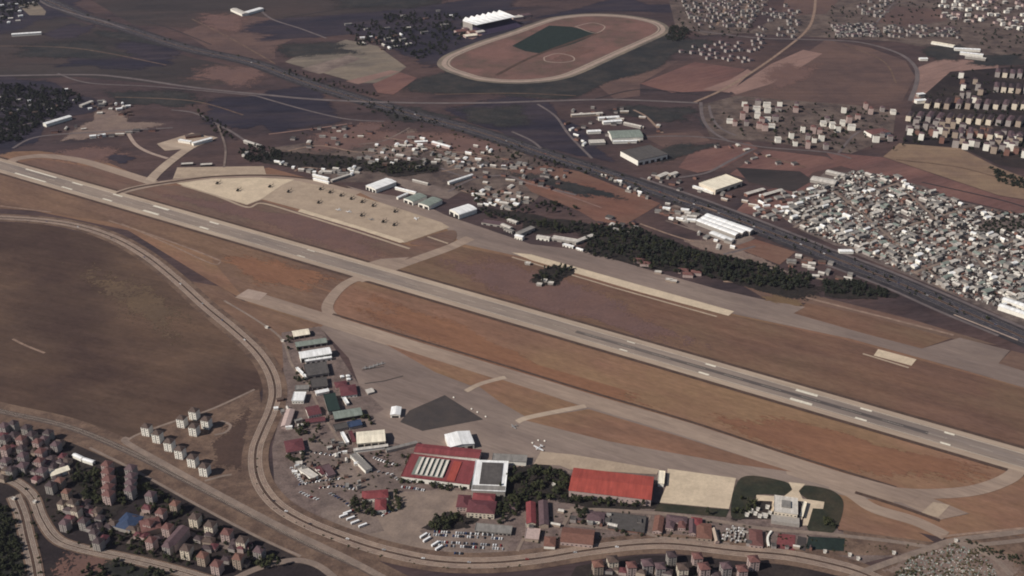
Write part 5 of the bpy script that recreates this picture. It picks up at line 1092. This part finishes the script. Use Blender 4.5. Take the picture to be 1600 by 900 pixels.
trees([(772,786),(800,782),(812,812),(776,822)], 14, 'right of the maroon headquarters', 5, .8, 1.2)
trees([(1150,775),(1178,780),(1188,796),(1160,810),(1144,806)], 10, 'on the dark lawn left of the terminal', 5, .7, 1.0)
trees([(1288,812),(1304,815),(1302,830),(1284,828)], 4, 'at the lower right corner of the terminal lawn', 4, .8, 1.0)
trees(None, 1, 'alone below the big pale concrete apron', pts=[(1105,806)])
trees([(468,664),(500,666),(492,694),(460,680)], 12, 'behind the mauve red roofed store', 5, .7, 1.0)
trees([(448,712),(480,708),(470,725),(450,722)], 6, 'below the mauve red roofed store', 5, .6, .9)
trees([(436,522),(456,524),(466,548),(462,560),(450,545)], 6, 'beside the beige hangar on the perimeter road', 5, .6, .9)
trees([(456,578),(474,580),(486,604),(462,602)], 8, 'left of the dark grey workshop', 5, .6, .9)
trees([(512,645),(545,660),(575,650),(585,665),(530,672),(515,660)], 8, 'in the shade round the arched shelter', 5, .6, .9)
trees([(580,705),(640,702),(640,730),(600,735)], 12, 'dotted over the yard left of the big red factory', 9, .5, .8)
trees([(960,824),(1010,830),(1010,840),(950,838)], 5, 'on the brown verge below the walled court', 8, .5, .7)
trees([(175,728),(230,752),(290,800),(250,812),(210,800),(190,790),(186,740)], 22, 'between the estate columns and the railway', 6, .8, 1.1)
trees([(215,750),(300,800),(400,860),(380,868),(300,835),(240,800)], 26, 'between the two rows of estate blocks', 7, .6, .9)
trees([(122,730),(155,745),(156,790),(130,788),(115,745)], 22, 'in the black grove left of the red column of blocks', 5, .9, 1.3)
trees([(176,735),(196,740),(197,786),(178,795)], 14, 'between the two columns of estate blocks', 5, .8, 1.2)
trees([(150,825),(200,832),(330,872),(300,885),(190,862)], 40, 'in front of the lower row of estate blocks', 6, .6, .9)
trees([(390,865),(440,870),(440,885),(385,892)], 14, 'at the right end of the estate, by the curved street', 5, .8, 1.2)
trees([(0,680),(90,690),(95,750),(0,755)], 40, 'in the dark crowded estate at the left edge', 5, .6, .9)
# the black thicket in the lower left corner and other masses too thick to count
def mass(name, poly, n, label, leaf, r=(3,4.6), h=(6,10), leaves=22, cl=5, lf=1.2, taper=.1, seed=5):
    rs = random.Random(seed); m = MB()
    for x, y in scatter(poly, n, 2.2):
        p = G(x, y); rr = rs.uniform(*r); hh = rs.uniform(*h); crown_mb(rr, hh, 0, cl, leaves, rs, lf, taper, m, (p.x, p.y))
    o = m.build(name, leaf); tag(o, label, 'wood', None, 'stuff')
mass('thicket', [(-20,790),(12,792),(26,820),(34,860),(38,920),(-20,920)], 120, 'black thicket filling the lower left corner beside the avenue', 'leaf_dark')
mass('thicket', [(165,874),(230,888),(300,900),(330,925),(160,925),(120,890)], 90, 'dark thicket below the avenue at the bottom edge', 'leaf_dark', (2,3.6), (4,7))
WOOD = [(915,385),(925,352),(985,354),(1030,375),(1075,390),(1150,408),(1265,430),(1272,448),(1240,456),(1140,440),(1110,436),(1060,420),(1020,415),(985,405)]
mass('mixed_wood', WOOD, 130, 'greener broad crowns mixed into the black pine wood by the apron', 'leaf_mid', (2.6,4), (7,10), 26, 5, 1.2, .1, 61)
mass('pine_wood', WOOD, 430, 'black pine wood along the far side of the north apron', 'leaf_pine', (3.4,4.8), (9,13), 26, 5, 1.5, .3, 6)
mass('pine_wood', [(1285,440),(1335,440),(1388,456),(1385,466),(1290,458)], 110, 'dark hedge wood between the taxiway and the highway', 'leaf_pine', (3,4.2), (7,10), 22, 5, 1.2, .3, 7)
mass('far_wood', [(-10,132),(60,134),(125,148),(128,160),(100,178),(60,196),(30,222),(-10,228)], 480, 'dark wood along the left edge beyond the runway end', 'leaf_pine', (4,6), (8,12), 14, 5, 1.8, .2, 8)
mass('far_wood', [(540,45),(620,20),(735,25),(735,50),(700,85),(650,92),(600,70),(560,72)], 260, 'dark scattered wood behind the racecourse', 'leaf_pine', (5,7), (8,12), 12, 5, 2.2, .2, 9)
mass('far_wood', [(1048,42),(1076,46),(1074,60),(1052,66),(1040,60)], 60, 'small dark wood at the right end of the racecourse', 'leaf_pine', (5,7), (8,11), 12, 5, 2.0, .2, 10)
mass('far_wood', [(0,-5),(60,-5),(60,8),(18,24),(0,40)], 80, 'dark wood in the upper left corner', 'leaf_pine', (5,7), (8,11), 12, 5, 2.2, .2, 14)
mass('town_trees', [(1048,-5),(1210,-5),(1165,60),(1060,60)], 110, 'dark garden trees between the houses of the far town', 'leaf_pine', (3,5), (5,8), 8, 4, 2, .1, 41)
mass('town_trees', [(1290,8),(1606,-5),(1606,92),(1480,62),(1290,62)], 240, 'dark garden trees between the far villas and houses', 'leaf_pine', (3,5), (5,8), 8, 4, 2, .1, 42)
mass('town_trees', [(1418,222),(1428,168),(1490,112),(1606,104),(1606,255),(1500,232)], 150, 'dark trees in the courts of the dense far estate', 'leaf_pine', (3,4.5), (5,9), 9, 4, 1.8, .1, 43)
mass('town_trees', [(1100,195),(1160,158),(1340,165),(1390,180),(1330,240),(1200,225)], 120, 'dark trees round the small far estate', 'leaf_pine', (2.5,4), (4,7), 9, 4, 1.6, .1, 44)
mass('scrub_wood', [(560,160),(640,172),(700,195),(640,190),(560,172)], 40, 'dark scrub on the upper bank of the highway', 'leaf_pine', (3,4.5), (4,7), 9, 4, 1.6, .1, 45)
mass('scrub_wood', [(450,244),(560,236),(640,226),(760,238),(830,258),(740,262),(600,258),(480,258)], 110, 'scattered dark scrub through the yards north of the airfield', 'leaf_dark', (2,3.6), (3,6), 10, 4, 1.2, .1, 46)
mass('garden_shrubs', [(0,672),(95,690),(150,730),(230,755),(310,805),(420,868),(390,885),(300,880),(200,866),(120,850),(70,800),(55,770),(0,752)], 210, 'dark gardens and bushes between the blocks of the lower left estate', 'leaf_dark', (1.4,2.8), (2,4.5), 11, 4, 1, .1, 51)
mass('garden_shrubs', [(930,884),(1180,884),(1200,905),(900,905)], 50, 'dark bushes between the blocks along the bottom edge', 'leaf_dark', (1.4,2.6), (2,4), 11, 4, 1, .1, 52)
mass('garden_shrubs', [(1240,345),(1300,300),(1420,300),(1590,350),(1590,480),(1500,455),(1380,400)], 130, 'dark bushes scattered through the crowded workshop district', 'leaf_pine', (2,3.4), (3,5), 9, 4, 1.3, .1, 53)
mass('garden_shrubs', [(470,690),(545,682),(640,735),(620,770),(500,770),(455,738)], 60, 'bushes dotted over the yards of the south base', 'leaf_dark', (1,2), (1.6,3.4), 11, 4, .8, .1, 62)
mass('garden_shrubs', [(815,800),(1010,800),(1200,826),(1300,845),(1300,862),(1010,842),(870,852),(815,850)], 110, 'bushes dotted along the strip of barracks and quarters', 'leaf_dark', (1,2), (1.6,3.6), 11, 4, .8, .1, 63)
mass('scrub_wood', [(1530,348),(1606,338),(1606,360),(1532,366)], 60, 'dark scrub hollow inside the workshop district', 'leaf_pine', (3,4), (4,7), 14, 5, 1.4, .2, 15)
mass('scrub_wood', [(1545,262),(1606,284),(1606,298),(1560,285)], 60, 'dark scrub strip below the far estate at the right edge', 'leaf_pine', (4,5), (5,8), 14, 5, 1.5, .2, 16)
mass('scrub_wood', [(385,226),(440,236),(440,252),(390,254),(372,240)], 90, 'navy dark wood above the curved grass strip', 'leaf_pine', (3.5,5), (7,10), 14, 5, 1.5, .2, 17)
mass('scrub_wood', [(565,262),(600,254),(672,258),(690,270),(640,272),(590,272)], 70, 'dark green wood behind the largest white hangar', 'leaf_dark', (3.5,5), (7,10), 14, 5, 1.5, .2, 18)
pines([(748,326),(790,338),(830,348),(905,352),(922,366),(862,366),(800,346),(755,340)], 46, 'behind the low buildings of the north apron', 5)
pines([(770,300),(830,318),(900,318),(912,332),(870,345),(800,332)], 26, 'in the loose grove above the apron buildings', 6)
pines([(985,372),(1010,368),(1060,395),(1110,402),(1120,412),(1040,405)], 16, 'along the pale edge of the pine wood', 7)
pines([(915,392),(985,408),(1060,424),(1070,432),(1000,418),(925,400)], 16, 'where the pine wood meets the apron taxiway', 6)
pines([(830,438),(842,425),(868,415),(895,420),(888,435),(858,444)], 28, 'in the clump on the grass between apron and runway', 3.5, .7, 1.0)
pines([(700,290),(745,300),(790,322),(745,320)], 12, 'behind the greenish white hangars', 6)
pines([(440,238),(560,250),(560,264),(470,262)], 22, 'behind the left end of the hangar row', 7)
pines([(300,168),(360,200),(372,225),(330,205)], 20, 'along the lane above the north-west pad', 7)
pines([(440,108),(480,120),(560,140),(590,152),(540,142),(450,118)], 20, 'below the grey smallholdings', 7)
pines([(780,235),(840,250),(930,268),(920,275),(840,262),(780,246)], 18, 'along the lower side of the highway', 7)
pines([(1340,235),(1400,240),(1460,215),(1400,215)], 8, 'round the small far estate', 10)
pines([(1100,200),(1240,225),(1330,235),(1330,180),(1240,190)], 22, 'among the blocks of the small far estate', 9)
pines([(1420,225),(1430,160),(1500,150),(1605,160),(1605,240),(1500,225)], 40, 'between the rows of the dense far estate', 9)
pines([(560,158),(700,196),(900,262),(1000,300),(1200,375),(1400,452),(1560,520),(1570,512),(1400,432),(1200,352),(1000,282),(900,248),(700,186),(560,148)], 70, 'along the embankment of the highway', 6, .5, .8)
shrubs(along(HWY[6:15], 60, 8, 5), 'on the verge of the highway', 1, 2)
shrubs(along(HWY[2:8], 24, -3, 5), 'on the far verge of the highway', 1.2, 2.4, (0,0,1))
shrubs(scatter([(450,210),(620,190),(800,225),(830,250),(700,262),(560,258),(450,245)], 70, 6), 'in the yards north of the airfield', 1, 2.2, (0,0,1))
shrubs(along(PERIM[14:24], 26, 9, 3), 'beside the perimeter road', .6, 1.1)
shrubs(scatter([(480,690),(560,690),(590,750),(560,780),(490,780),(455,735)], 40, 4), 'in the parking yards of the south base', .8, 1.3, (0,0,1))
shrubs(scatter([(1310,838),(1440,850),(1380,866),(1300,862)], 18, 5), 'on the waste triangle by the road fork', .6, 1.1)
shrubs(scatter([(1240,300),(1290,280),(1500,330),(1590,400),(1590,470),(1300,370)], 50, 7), 'between the sheds of the workshop district', 1, 2, (0,0,1))
shrubs(along([(24,800),(34,845),(42,900)], 9, 0, 1.5)+along([(50,800),(58,845),(64,900)], 9, 0, 1.5), 'lining the avenue in the lower left', 1, 1.6, (2,2,1))
# pale waste ground at the lower right
rs = random.Random(31); m = MB()
WASTE = [(1395,905),(1420,872),(1470,858),(1490,848),(1525,862),(1548,878),(1560,905)]
for x, y in scatter(WASTE, 520, 0):
    p = G(x, y); s = rs.uniform(.4,1.3); a = rs.uniform(0,3); q = [(p.x+s*math.cos(a+t)*rs.uniform(.7,1.2), p.y+s*math.sin(a+t)*rs.uniform(.7,1.2)) for t in (0,1.2,2.5,3.7,5)]
    m.prism(q, .3, .4+s*rs.uniform(.4,1), rs.choice([0,1,1,2]))
tag(m.build('boulder_field', ['sheet_pale','sheet_green','sheet_grey']), 'pale stones and blocks strewn over the waste ground by the road fork', 'rubble', None, 'stuff')
mass('scrub', WASTE, 170, 'low dry scrub among the pale stones by the road fork', 'leaf_dry', (1.4,2.4), (1.6,3), 12, 3, .8, 0, 32)
mass('scrub', [(1395,905),(1405,886),(1440,896),(1440,910)], 30, 'dark scrub at the lower edge of the stony waste ground', 'leaf_dark', (1,2), (1.5,3), 12, 3, .7, 0, 33)
mass('hedge', [(1510,845),(1532,852),(1606,872),(1606,884),(1560,874),(1515,856)], 60, 'dark hedge slanting to the lower right corner', 'leaf_dark', (1.2,2.2), (2,4), 12, 3, .8, 0, 34)
# ---------------------------------------------------------------- vehicles
for n_, c_ in (('white',(236,234,230)),('silver',(168,168,170)),('dark',(44,44,50)),('red',(132,40,38)),('blue',(52,68,104))): paint('car_'+n_, c_, .03, 2, rough=.3, spec=.5)
paint('tyre', (26,26,28), .05, 1)
def car_proto(c):
    m = MB(); prof = [(-2.1,.35),(2.1,.35),(2.15,.75),(1.3,.9),(-1.9,.95),(-2.15,.7)]
    for y in (-.85, .85): m.face([(x,y,z) for x, z in (prof if y < 0 else prof[::-1])])
    for (x0,z0),(x1,z1) in zip(prof, prof[1:]+prof[:1]): m.face([(x0,-.85,z0),(x0,.85,z0),(x1,.85,z1),(x1,-.85,z1)])
    a = [(-1.75,.92),(1.0,.9),(.35,1.42),(-1.3,1.45)]
    for y in (-.75, .75): m.face([(x,y*(1 if z < 1 else .86),z) for x, z in a], 1)
    for (x0,z0),(x1,z1) in ((a[1],a[2]),(a[3],a[0])): m.face([(x0,-.75,z0),(x0,.75,z0),(x1,.65,z1),(x1,-.65,z1)], 1)
    m.face([(a[2][0],-.65,a[2][1]),(a[2][0],.65,a[2][1]),(a[3][0],.65,a[3][1]),(a[3][0],-.65,a[3][1])])
    for x in (-1.35, 1.35):
        for y in (-.82, .68): m.lathe([(0,y),(.33,y),(.33,y+.16),(0,y+.16)], 8, 2, 'y', (x,0,.33))
    return m.build('parked_car', ['car_'+c, 'glass_dark', 'tyre'])
CARS = {c: car_proto(c) for c in ('white','silver','dark','red','blue')}
def bus_proto():
    r = empty('bus'); m = MB(); m.box(-5.5,5.5,-1.25,1.25,.5,3.1,bottom=True); m.build('body','car_white',r)
    m = MB()
    for y in (-1.28,1.26): m.box(-5.2,5.0,y,y+.02,1.6,2.5)
    m.box(5.5,5.52,-1.1,1.1,1.4,2.6); m.build('window','glass_dark',r)
    for x in (-3.4,3.4):
        for y in (-1.26,.96):
            m = MB(); m.lathe([(0,y),(.5,y),(.5,y+.3),(0,y+.3)],10,0,'y',(x,0,.5)); m.build('wheel','tyre',r)
    return r
def truck_proto():
    r = empty('truck'); m = MB(); m.box(-4,1.6,-1.25,1.25,1,3.4,bottom=True); m.build('cargo_box','wall_grey',r)
    m = MB(); m.box(1.9,3.9,-1.15,1.15,.6,2.7,bottom=True); m.build('cab','car_white',r); m = MB(); m.box(3.9,3.93,-1,1,1.6,2.5); m.build('windscreen','glass_dark',r)
    for x in (-2.8,2.8):
        for y in (-1.2,.9):
            m = MB(); m.lathe([(0,y),(.5,y),(.5,y+.3),(0,y+.3)],8,0,'y',(x,0,.5)); m.build('wheel','tyre',r)
    return r
def car(x, y, rz, c, label, group, z=.62): return place(CARS[c], x, y, rz, f'{c} car, '+label, group, 'car', z=z)
COLS = ['white','white','white','silver','silver','dark','dark','red','blue']
O0, OU, OV = G(668,836), G(788,843), G(694,866)
u_ = (OU-O0).normalized(); rowv = Vector((u_.y, -u_.x, 0)); W_ = (OU-O0).length; a_ = math.atan2(u_.y, u_.x)
POLY = [(662,838),(694,824),(735,832),(795,840),(790,866),(705,866)]
for r_ in range(5):
    k = 0
    for i in range(int(W_/3.0)+3):
        if random.random() < .26 or (i % 12 == 11): continue
        p = O0+u_*(i*3.0-4)+rowv*((r_*9.2 if r_ % 2 == 0 else r_*9.2-3.2)-6)
        d = Vector((p.x, p.y, 0))-Vector((0,0,CAM_H)); yy = d.y*cp-d.z*sp; zz = d.y*sp+d.z*cp
        px, py = 800+FPX*d.x/yy, 450-FPX*zz/yy
        if not inside(px, py, POLY): continue
        o = car(px, py, a_+math.pi/2+R(random.uniform(-4,4)), random.choice(COLS), f'{ORD[k]} from the left in the {ORD[r_]} row of the crowded car park', 'cars in the crowded car park'); k += 1
def carline(pts, n, rz, where, group, jit=.4, z=.62):
    for k in range(n):
        t = k/max(1, n-1)*(len(pts)-1); i = min(int(t), len(pts)-2); f = t-i
        x, y = pts[i][0]+(pts[i+1][0]-pts[i][0])*f+random.uniform(-jit,jit), pts[i][1]+(pts[i+1][1]-pts[i][1])*f+random.uniform(-jit,jit)*.5
        car(x, y, rz+R(random.uniform(-6,6)), random.choice(COLS), f'{ORD[k]} from the left {where}', group, z)
carline([(516,772),(532,780),(548,792),(556,806)], 12, R(35), 'along the edge of the tarmac left of the red club', 'cars beside the red club')
carline([(470,770),(482,776),(496,781)], 7, R(40), 'at the foot of the west parking yard', 'cars in the west parking yard')
carline([(468,758),(500,752),(530,749)], 13, R(70), 'below the small canteens', 'cars below the canteens')
carline([(500,763),(530,760),(552,765)], 10, R(70), 'in the second line below the small canteens', 'cars below the canteens')
carline([(486,707),(520,712),(536,706)], 10, R(60), 'in the yard right of the mauve red store', 'cars right of the mauve store')
carline([(456,732),(464,745),(474,756)], 9, R(20), 'along the west side of the parking yards', 'cars on the west side')
carline([(628,762),(648,764),(662,767)], 11, R(80), 'in front of the big red factory', 'cars in front of the factory')
carline([(585,716),(600,722),(618,727)], 9, R(60), 'on the yard left of the big red factory', 'cars left of the factory')
carline([(592,738),(612,742),(622,750)], 7, R(40), 'below the yard trees left of the factory', 'cars left of the factory')
carline([(598,806),(612,800),(622,795)], 6, R(50), 'right of the bright red club', 'cars right of the club')
for pts_, n_, nm, rz_ in ((HWY[5:], 26, 'on the highway', R(-33)),):
    carline(along(pts_, 27, 0, .5), n_, rz_, nm, 'cars driving on the highway', .3, .63)
carline(along(PERIM[2:10], 9, .5, .3), 8, R(-45), 'on the upper stretch of the perimeter road', 'cars on the perimeter road', .3, .63)
carline(along(PERIM[16:26], 11, .5, .3), 10, R(-5), 'on the lower stretch of the perimeter road', 'cars on the perimeter road', .3, .63)
BUS = bus_proto(); TRK = truck_proto()
for k, (x, y) in enumerate(((537,808),(548,812),(555,818),(567,823),(543,803))):
    place(BUS, x, y, R(32), ['white bus, leftmost in the slanted line below the red club','white bus, third from the left in the slanted line below the red club','white bus, fourth from the left in the slanted line below the red club','white bus, rightmost in the slanted line below the red club','white bus, second from the left in the slanted line below the red club'][k], 'buses below the red club', 'bus', z=.66)
for k, (x, y) in enumerate(((662,839),(667,845),(680,852),(686,858))):
    place(BUS, x, y, R(45), f'white bus, {ORD[k]} from the top at the left end of the crowded car park', 'buses at the crowded car park', 'bus', z=.68)
for k, (x, y) in enumerate(scatter([(1136,824),(1168,828),(1164,850),(1126,845)], 26, 4.5)):
    place(TRK, x, y, R(random.choice([60,65,150])), 'pale lorry parked in the lorry yard between the orange and maroon roofed blocks', 'lorries in the lorry yard', 'truck', .62, .8, .8, z=.4)
# ---------------------------------------------------------------- aircraft
paint('army_olive', (62,58,48), .1, 2, rough=.6); paint('army_dark', (46,44,40), .1, 2, rough=.5); paint('plane_white', (236,232,226), .04, 3, rough=.4, spec=.4); paint('plane_grey', (150,148,146), .06, 3, rough=.5)
def heli_proto(body):
    r = empty('helicopter')
    m = MB(); m.lathe([(0,-5),(.7,-4.7),(1.25,-3.6),(1.45,-1.5),(1.4,1),(1.0,2.6),(.5,3.4)], 12, 0, 'x', (0,0,1.9)); m.box(-2.2,1.2,-.75,.75,3.0,4.0); m.build('fuselage', body, r)
    m = MB(); m.tube((2.6,0,2.3),(9.2,0,2.9),.55,.22,8); m.face([(8.4,0,2.8),(9.4,0,2.9),(10.1,0,5),(9.4,0,5)]); m.face([(9.4,.06,5),(10.1,.06,5),(9.4,.06,2.9),(8.4,.06,2.8)]); m.box(7.4,8.3,-1.6,1.6,2.9,3.0,bottom=True); m.build('tail_boom', body, r)
    m = MB(); m.tube((-.5,0,4),(-.5,0,4.7),.22)
    for k in range(4):
        a = k*math.pi/2+.5; c, s = math.cos(a), math.sin(a)
        q = [(-.5+c*u-s*v, s*u+c*v) for u, v in ((.2,-.28),(7.6,-.28),(7.6,.28),(.2,.28))]; m.prism(q, 4.6, 4.68)
    m.build('main_rotor', 'army_dark', r)
    m = MB()
    for k in range(4):
        a = k*math.pi/2; c, s = math.cos(a), math.sin(a); m.face([(9.7-s*.1,.3,4.7+c*.1),(9.7+c*1.3-s*.1,.3,4.7+s*1.3+c*.1),(9.7+c*1.3+s*.1,.3,4.7+s*1.3-c*.1),(9.7+s*.1,.3,4.7-c*.1)])
    m.build('tail_rotor', 'army_dark', r)
    m = MB(); m.lathe([(0,-4.9),(.6,-4.75),(1.12,-3.9)], 8, 0, 'x', (0,0,2.15)); m.build('windscreen', 'glass_dark', r)
    for y in (-1.35, 1.35):
        m = MB(); m.tube((-3.6,y,.12),(2.4,y,.12),.12,n=6)
        for x in (-2, 1): m.tube((x,y,.12),(x,y*.6,1.0),.09,n=5)
        m.build('skid', 'army_dark', r)
    return r
HO = heli_proto('army_olive'); ZA = 1.02
HL = [(340,288,'alone nearest to the tip of the pale apron'),(372,299,'near the notch of the pale apron edge'),(422,293,'third from the left end of the apron, by itself'),(451,301,'large one left of the two long rows')]
HL += [(x, y, f'{ORD[k]} from the left in the back row') for k, (x, y) in enumerate(((501,297),(516,302),(533,307),(549,312),(566,317),(583,323)))]
HL += [(498,318,'at the left end of the front row'),(565,338,'in the middle of the front row, between pale planes'),(599,348,'second from the right in the front row'),(616,353,'at the right end of the front row'),(617,332,'alone behind the right end of the front row')]
for k, (x, y, t_) in enumerate(HL):
    place(HO, x, y, R(62+random.uniform(-6,6)), 'dark olive helicopter, '+t_, 'helicopters on the pale north apron', 'helicopter', 1.15, 1.15, 1.15, ZA)
def plane_proto(body, name='light_aircraft'):
    r = empty(name)
    m = MB(); m.lathe([(0,-5.6),(.5,-5.2),(.85,-3.8),(.95,-1),(.8,1.5),(.4,5),(.15,6.2)], 10, 0, 'x', (0,0,1.6)); m.build('fuselage', body, r)
    m = MB(); m.prism([(-1.6,-8.2),(.1,-8.2),(.5,0),(.1,8.2),(-1.6,8.2),(-2.2,0)], 1.35, 1.6); m.face([(-1.6,-8.2,1.34),(-2.2,0,1.34),(-1.6,8.2,1.34),(.1,8.2,1.34),(.5,0,1.34),(.1,-8.2,1.34)]); m.build('wing', body, r)
    m = MB(); m.prism([(4.9,-2.6),(5.9,-2.6),(6.2,0),(5.9,2.6),(4.9,2.6),(4.6,0)], 2.0, 2.12); m.box(4.7,6.2,-.09,.09,1.8,3.9); m.build('tail', body, r)
    for y in (-2.6, 2.6):
        m = MB(); m.lathe([(0,-3.2),(.42,-3),(.5,-1.5),(.2,.6)], 8, 0, 'x', (0,y,1.6)); m.build('engine', body, r)
        m = MB(); m.box(-.2,.2,y-.12,y+.12,0,1.4); m.build('wheel_strut', 'tyre', r)
    m = MB(); m.box(-4.2,-3.9,-.1,.1,0,1.2); m.build('wheel_strut', 'tyre', r)
    return r
PW, PG = plane_proto('plane_white'), plane_proto('plane_grey')
for x, y, t_ in ((529,329,'left of two in the front row'),(545,332,'right of two in the front row')):
    place(PW, x, y, R(70), 'white twin engined plane among the helicopters, '+t_, 'white planes among the helicopters', 'plane', .8, .8, .8, ZA)
place(PG, 580, 344, R(70), 'grey twin engined plane in the front row of helicopters', None, 'plane', .8, .8, .8, ZA)
place(PW, 650, 343, R(20), 'white plane alone on the right part of the helicopter apron', None, 'plane', .9, .9, .9, ZA)
place(PW, 842, 702, R(48), 'white plane at the corner of the cream apron strip, beside white blocks', None, 'plane', 1.05, 1.05, 1.2, .75)
for k, (x, y, t_) in enumerate(((571,576,'leftmost on the marked stands'),(578,575,'second on the marked stands'),(584,573,'third on the marked stands'),(590,571,'fourth on the marked stands'),(597,569,'rightmost on the marked stands'))):
    place(PG, x, y, R(100), 'grey light plane on the south apron, '+t_, 'grey planes on the south apron stands', 'plane', .62, .62, .7, .7)
place(PG, 803, 668, R(30), 'dull grey plane alone on the south apron near the grass islands', None, 'plane', .75, .75, .8, .72)
road('stand_line', [(566,579),(600,573)], 2.5, 'dark_pad', 7, sm=False); road('stand_line', [(570,600),(600,596),(630,588)], 2.5, 'dark_pad', 7, sm=False)
for k, (x, y) in enumerate(((709,622),(737,640),(746,645),(759,652),(832,693),(841,689),(851,690))):
    p = G(x, y); m = MB(); m.box(-1.1,1.1,-.8,.8,0,1.2); m.box(-.8,.8,-.5,.5,1.2,1.5)
    o = m.build('marker_block', 'wall_white'); o.location = (p.x, p.y, .7); o.rotation_euler[2] = R(-30)
    tag(o, f'white concrete block, {ORD[k]} from the left ' + 'along the edge of the dark tarmac pad' if k < 4 else f'white block, {ORD[k-4]} from the left of three beside the white plane', 'block', 'white blocks on the south apron')
for k, (x, y, t_) in enumerate(((850,438,'pale hut below the tree clump on the grass, largest'),(842,444,'pale hut below the tree clump on the grass, leftmost'),(860,442,'pale hut below the tree clump on the grass, rightmost'),(824,411,'white hut alone on the grass left of the tree clump'))):
    bld('hut', t_, 'hut', (x-4,y),(x+4,y+1),6,4,'flat',0,'wall_grey','sheet_pale')
for k, (x, y, t_) in enumerate(((441,532,'white hut in the trees beside the perimeter road'),(416,511,'small white hut on the grass left of the perimeter track'),(1289,862,'white hut below the green sports court'),(1328,867,'pale hut on the waste triangle, left one'),(1341,873,'white hut on the waste triangle, lower one'),(1397,864,'white hut on the waste triangle near the road fork'),(1494,845,'pale hut at the gate of the road fork'),(20,779,'white kiosk on the traffic island of the avenue'),(53,784,'white kiosk at the inner bend of the avenue'),(865,757,'white container in the grove beside the red hangar'))):
    bld('hut', t_, 'hut', (x-2,y),(x+2,y+.6),3,2.8,'flat',0,'wall_white','sheet_pale')
bld('walled_court', 'brown roofed low block right of the pink roofed lawn house', 'block', (950,825),(1006,832),(1012,808), 3, 'flat', 0, 'wall_brick', 'bitumen')
# ---------------------------------------------------------------- air
m = MB(); m.box(-14500, 14500, -2500, 12500, -1, 960, bottom=True)
hz = bpy.data.materials.new('haze'); hz.use_nodes = True; t = hz.node_tree
t.nodes.remove(t.nodes['Principled BSDF']); v = t.nodes.new('ShaderNodeVolumePrincipled')
v.inputs['Color'].default_value = (.76,.76,1.0,1); v.inputs['Density'].default_value = 0.000017; v.inputs['Anisotropy'].default_value = 0.2
t.links.new(v.outputs[0], t.nodes['Material Output'].inputs['Volume'])
o = m.build('haze', hz); o['kind'] = 'stuff'; tag(o, 'thin bluish haze lying over the whole plain', 'haze')
